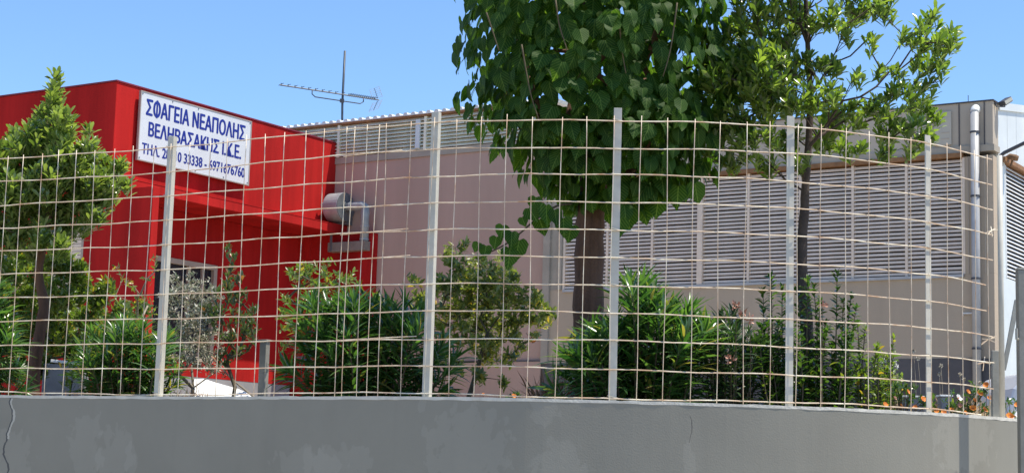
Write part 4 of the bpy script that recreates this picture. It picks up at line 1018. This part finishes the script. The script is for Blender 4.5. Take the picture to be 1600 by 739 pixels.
for x, y in ((1376, 566), (1382, 563), (1396, 566), (1391, 578), (1386, 574), (1399, 572), (1372, 574)):
    c = at(x, y, 11.2); mb.tube([base_of(1388, 11.2), c], .002, 4, cap=False)
    L = Leaves()
    for k in range(46):
        d = rv(); L.add(c, d, rv(), .022)
    L.build('flower_head', 'petal', 'petal_white', wf)['kind'] = 'stuff'
mb.build('stems', 'twig', wf, fix=False)['kind'] = 'stuff'
L = Leaves()
for k in range(160):
    L.add(at(rng.uniform(1370, 1410), rng.uniform(585, 625), 11.2+rng.uniform(-.1, .1)), rv(), rv(), .04)
L.build('foliage', 'ellip', 'leaf_light', wf)
fp = empty('flower_stalks', base_of(1500, 11.6), 'few thin dry stalks with small cream seed heads near the drainpipe', 'flowers')
mb = MB()
for x, y in ((1470, 571), (1468, 584), (1500, 585), (1506, 592), (1531, 597), (1434, 560), (1427, 548), (1520, 600)):
    c = at(x, y, 11.6); b0 = base_of(x+rng.uniform(-8, 8), 11.6); mb.tube([b0, b0.lerp(c, .6)+Vector((.01, 0, 0)), c], .0022, 4, cap=False)
    L = Leaves()
    for k in range(22): L.add(c, rv(), rv(), .016)
    L.build('flower_head', 'petal', 'board_cream', fp)['kind'] = 'stuff'
mb.build('stems', 'twig_pale', fp, fix=False)['kind'] = 'stuff'

# ------------------------------------------------------------------ dry grass
def grass(name, x0, x1, Y, h0, h1, n_, m, ddep=.25):
    L = Leaves()
    for k in range(n_):
        px = rng.uniform(x0, x1); y_ = Y+rng.uniform(-ddep, ddep); b0 = base_of(px, y_); h = rng.uniform(h0, h1)
        d = Vector((rng.normal()*.35, rng.normal()*.35, 1)); L.add(b0, d, Vector((rng.normal(), rng.normal(), .3)), h)
        if rng.random() < .5:
            tipp = b0 + d.normalized()*h*.8
            for q in range(5): L.add(tipp - d.normalized()*h*.06*q, rv()+Vector((0, 0, .6)), rv(), .03)
    me = leaf_mesh(name, 'blade', np.array(L.p), np.array(L.d), np.array(L.n), np.array(L.s)); o_ = link(name, me, m); tag(o_, kind='stuff'); return o_
g = grass('dry_grass', 690, 835, 11.2, .08, .17, 260, 'straw'); tag(g, 'low pale dry grass along the wall top under the round shrub', 'grass')
g = grass('dry_grass', 838, 885, 11.4, .15, .34, 150, 'straw_rust', .15); tag(g, 'rust coloured dry grass tuft left of the mulberry trunk', 'grass')
g = grass('dry_grass', 1395, 1560, 11.9, .12, .27, 700, 'straw', .5); tag(g, 'yellow dry grass in the flower bed right of the leafy shrub', 'grass')
g = grass('dry_grass', 255, 320, 12.2, .08, .2, 140, 'straw_rust', .2); tag(g, 'brown dead grass at the foot of the dried out shrub', 'grass')
g = grass('dry_grass', 60, 130, 12.6, .06, .16, 120, 'straw_rust', .2); tag(g, 'short brown grass below the conical tree', 'grass')
dfp = empty('dead_flower_stalk', base_of(1165, 10.4), 'withered salmon flower heads on thin stalks above the dark oleander', 'flowers')
mb = MB()
for x, y in DEAD:
    c = at(x, y, 10.45); b0 = base_of(x, 10.6); mb.tube([b0, b0.lerp(c, .5)+Vector((.01, .05, 0)), c], .002, 4, cap=False)
    L = Leaves()
    for k in range(14): L.add(c+rv()*.018, rv()+Vector((0, 0, .3)), rv(), .026)
    L.build('flower_head', 'petal', 'petal_pink', dfp)['kind'] = 'stuff'
mb.build('stems', 'twig', dfp, fix=False)['kind'] = 'stuff'
r = flower_plant('tiny orange flowered plant on the wall edge under the round shrub', 800, 10.4, [(798,618,4),(806,616,4)], [(803,619,.017,'petal_orange'),(650+105,616,.010,'petal_orange')])
# yellow blossoms on round shrub are small bright leaves
yf = empty('fallen_blossom', at(832, 533, 12.0), 'single yellow blossom at the lower right tip of the round shrub', 'flower')
flower(yf, at(832, 533, 12.0), .028, 'petal_orange')
MB().tube([at(832, 533, 12.0), at(822, 520, 12.05)], .002, 5).build('flower_stem', 'twig', yf)

# ------------------------------------------------------------------ odds and ends behind the wall
sb2 = empty('plaster_slab', base_of(345, 12.9), 'broken bright white slab lying tilted behind the wall below the dried out shrub', 'slab')
Y = 12.7
top = [(303, 592), (318, 591), (333, 596), (350, 601), (372, 607), (395, 617), (398, 622), (303, 622)]
m_ = MB(); front = [at(x, y, Y + (622-y)*.010) for x, y in top]; m_.prism(front, (0.03, .16, -.03)); m_.build('slab_block', 'white_plaster', sb2, bevel=.004)
st = empty('wooden_stick', at(370, 600, 12.4), 'thin pale stick leaning over the white slab', 'stick')
MB().tube([at(335, 562, 12.45), at(362, 592, 12.4), at(398, 621, 12.35)], [.004, .006, .008], 6).build('stick', 'twig_pale', st)
ip = empty('stub_post', base_of(410, 13), 'short dark square metal stub standing before the red wall', 'post')
c = base_of(411, 13.0); zt = at(411, 533, 13.0).z
MB().box((c.x, 13.0, (zt+1.95)/2), .06, .05, zt-1.95, Matrix.Rotation(R(-30), 3, 'Z')).build('post_tube', 'steel_olive', ip, bevel=.004)
MB().box((c.x-.01, 13.0, zt+.006), .10, .06, .012, Matrix.Rotation(R(-30), 3, 'Z')).build('cap', 'steel_olive', ip, bevel=.002)
gb = empty('garden_step', base_of(100, 13.0), 'grey concrete block topped by a white slab behind the left oleander', 'block')
p = at(104, 570, 13.2); MB().box((p.x, 13.2, (p.z+1.95)/2), .28, .3, p.z-1.95).build('block', 'concrete_block', gb, bevel=.01)
MB().box((p.x+.03, 13.18, p.z+.012), .22, .3, .022, Matrix.Rotation(R(4), 3, 'Y')).build('slab', 'white_plaster', gb, bevel=.003)
for (x0, x1, y, lab) in ((1408, 1448, 620, 'low grey concrete kerb stone with pale top left of the fifth post'), (1470, 1487, 619, 'low grey concrete kerb stone with pale top right of the fifth post')):
    a, b_ = at(x0, y, 11.1), at(x1, y, 11.1); e_ = empty('kerb_stone', Vector(((a.x+b_.x)/2, 11.15, 1.95)), lab, 'kerb stone', 'kerb stones in the flower bed')
    MB().box(((a.x+b_.x)/2, 11.15, (a.z+1.95)/2), b_.x-a.x, .1, a.z-1.95).build('stone', 'concrete_block', e_, bevel=.008)
    MB().box(((a.x+b_.x)/2, 11.15, a.z+.005), b_.x-a.x+.015, .12, .012).build('stone_top', 'white_plaster', e_, bevel=.003)

# ------------------------------------------------------------------ parked car by the gate
car = empty('parked_car', Vector((6.7, 17.2, 1.3)), 'pale grey hatchback parked beyond the right end of the wall', 'car')
cx0 = at(1563, 590, 16.3).x; cz = 1.3; cy = 16.35; H = at(1575, 566, 16.3).z-cz; k = H/1.45
def cp_(x, z, y=0): return Vector((cx0+x*k, cy+y, cz+z*k))
body = [(0, .35), (.02, .75), (.10, .95), (.55, .98), (2.6, .97), (3.5, .86), (3.85, .65), (3.9, .35), (3.45, .22), (.4, .22)]
MB().prism([cp_(x, z) for x, z in body], (0, 1.65, 0)).build('body', 'car_paint', car, bevel=.04)
cab = [(.08, .94), (.16, 1.22), (.30, 1.38), (.6, 1.44), (1.6, 1.45), (2.1, 1.36), (2.75, .96)]
MB().prism([cp_(x, z, .06) for x, z in cab], (0, 1.53, 0)).build('cabin', 'car_paint', car, bevel=.04)
for side, y in ((0, .05), (1, 1.6)):
    for pl_ in ([(.25, 1.0), (.32, 1.26), (.45, 1.35), (1.15, 1.37), (1.15, 1.0)], [(1.22, 1.0), (1.22, 1.37), (1.65, 1.37), (2.02, 1.28), (2.45, 1.0)]):
        f_ = MB().prism([cp_(x, z, y) for x, z in pl_], (0, .012, 0)).build('window', 'window_glass', car)
    for x in (.72, 3.15):
        wv_ = MB().tube([cp_(x, .31, -.01 if side == 0 else 1.48), cp_(x, .31, .17 if side == 0 else 1.66)], .30*k, 24).build('wheel', 'rubber', car)
        MB().tube([cp_(x, .31, -.02 if side == 0 else 1.655), cp_(x, .31, 0. if side == 0 else 1.675)], .19*k, 16).build('rim', 'chrome', wv_)
    MB().prism([cp_(x, z, -.005 if side == 0 else 1.648) for x, z in ((.02, .75), (.08, .93), (.22, .93), (.2, .75))], (0, .01, 0)).build('tail_light', 'petal_core', car)
print('OBJECTS', len(bpy.data.objects))
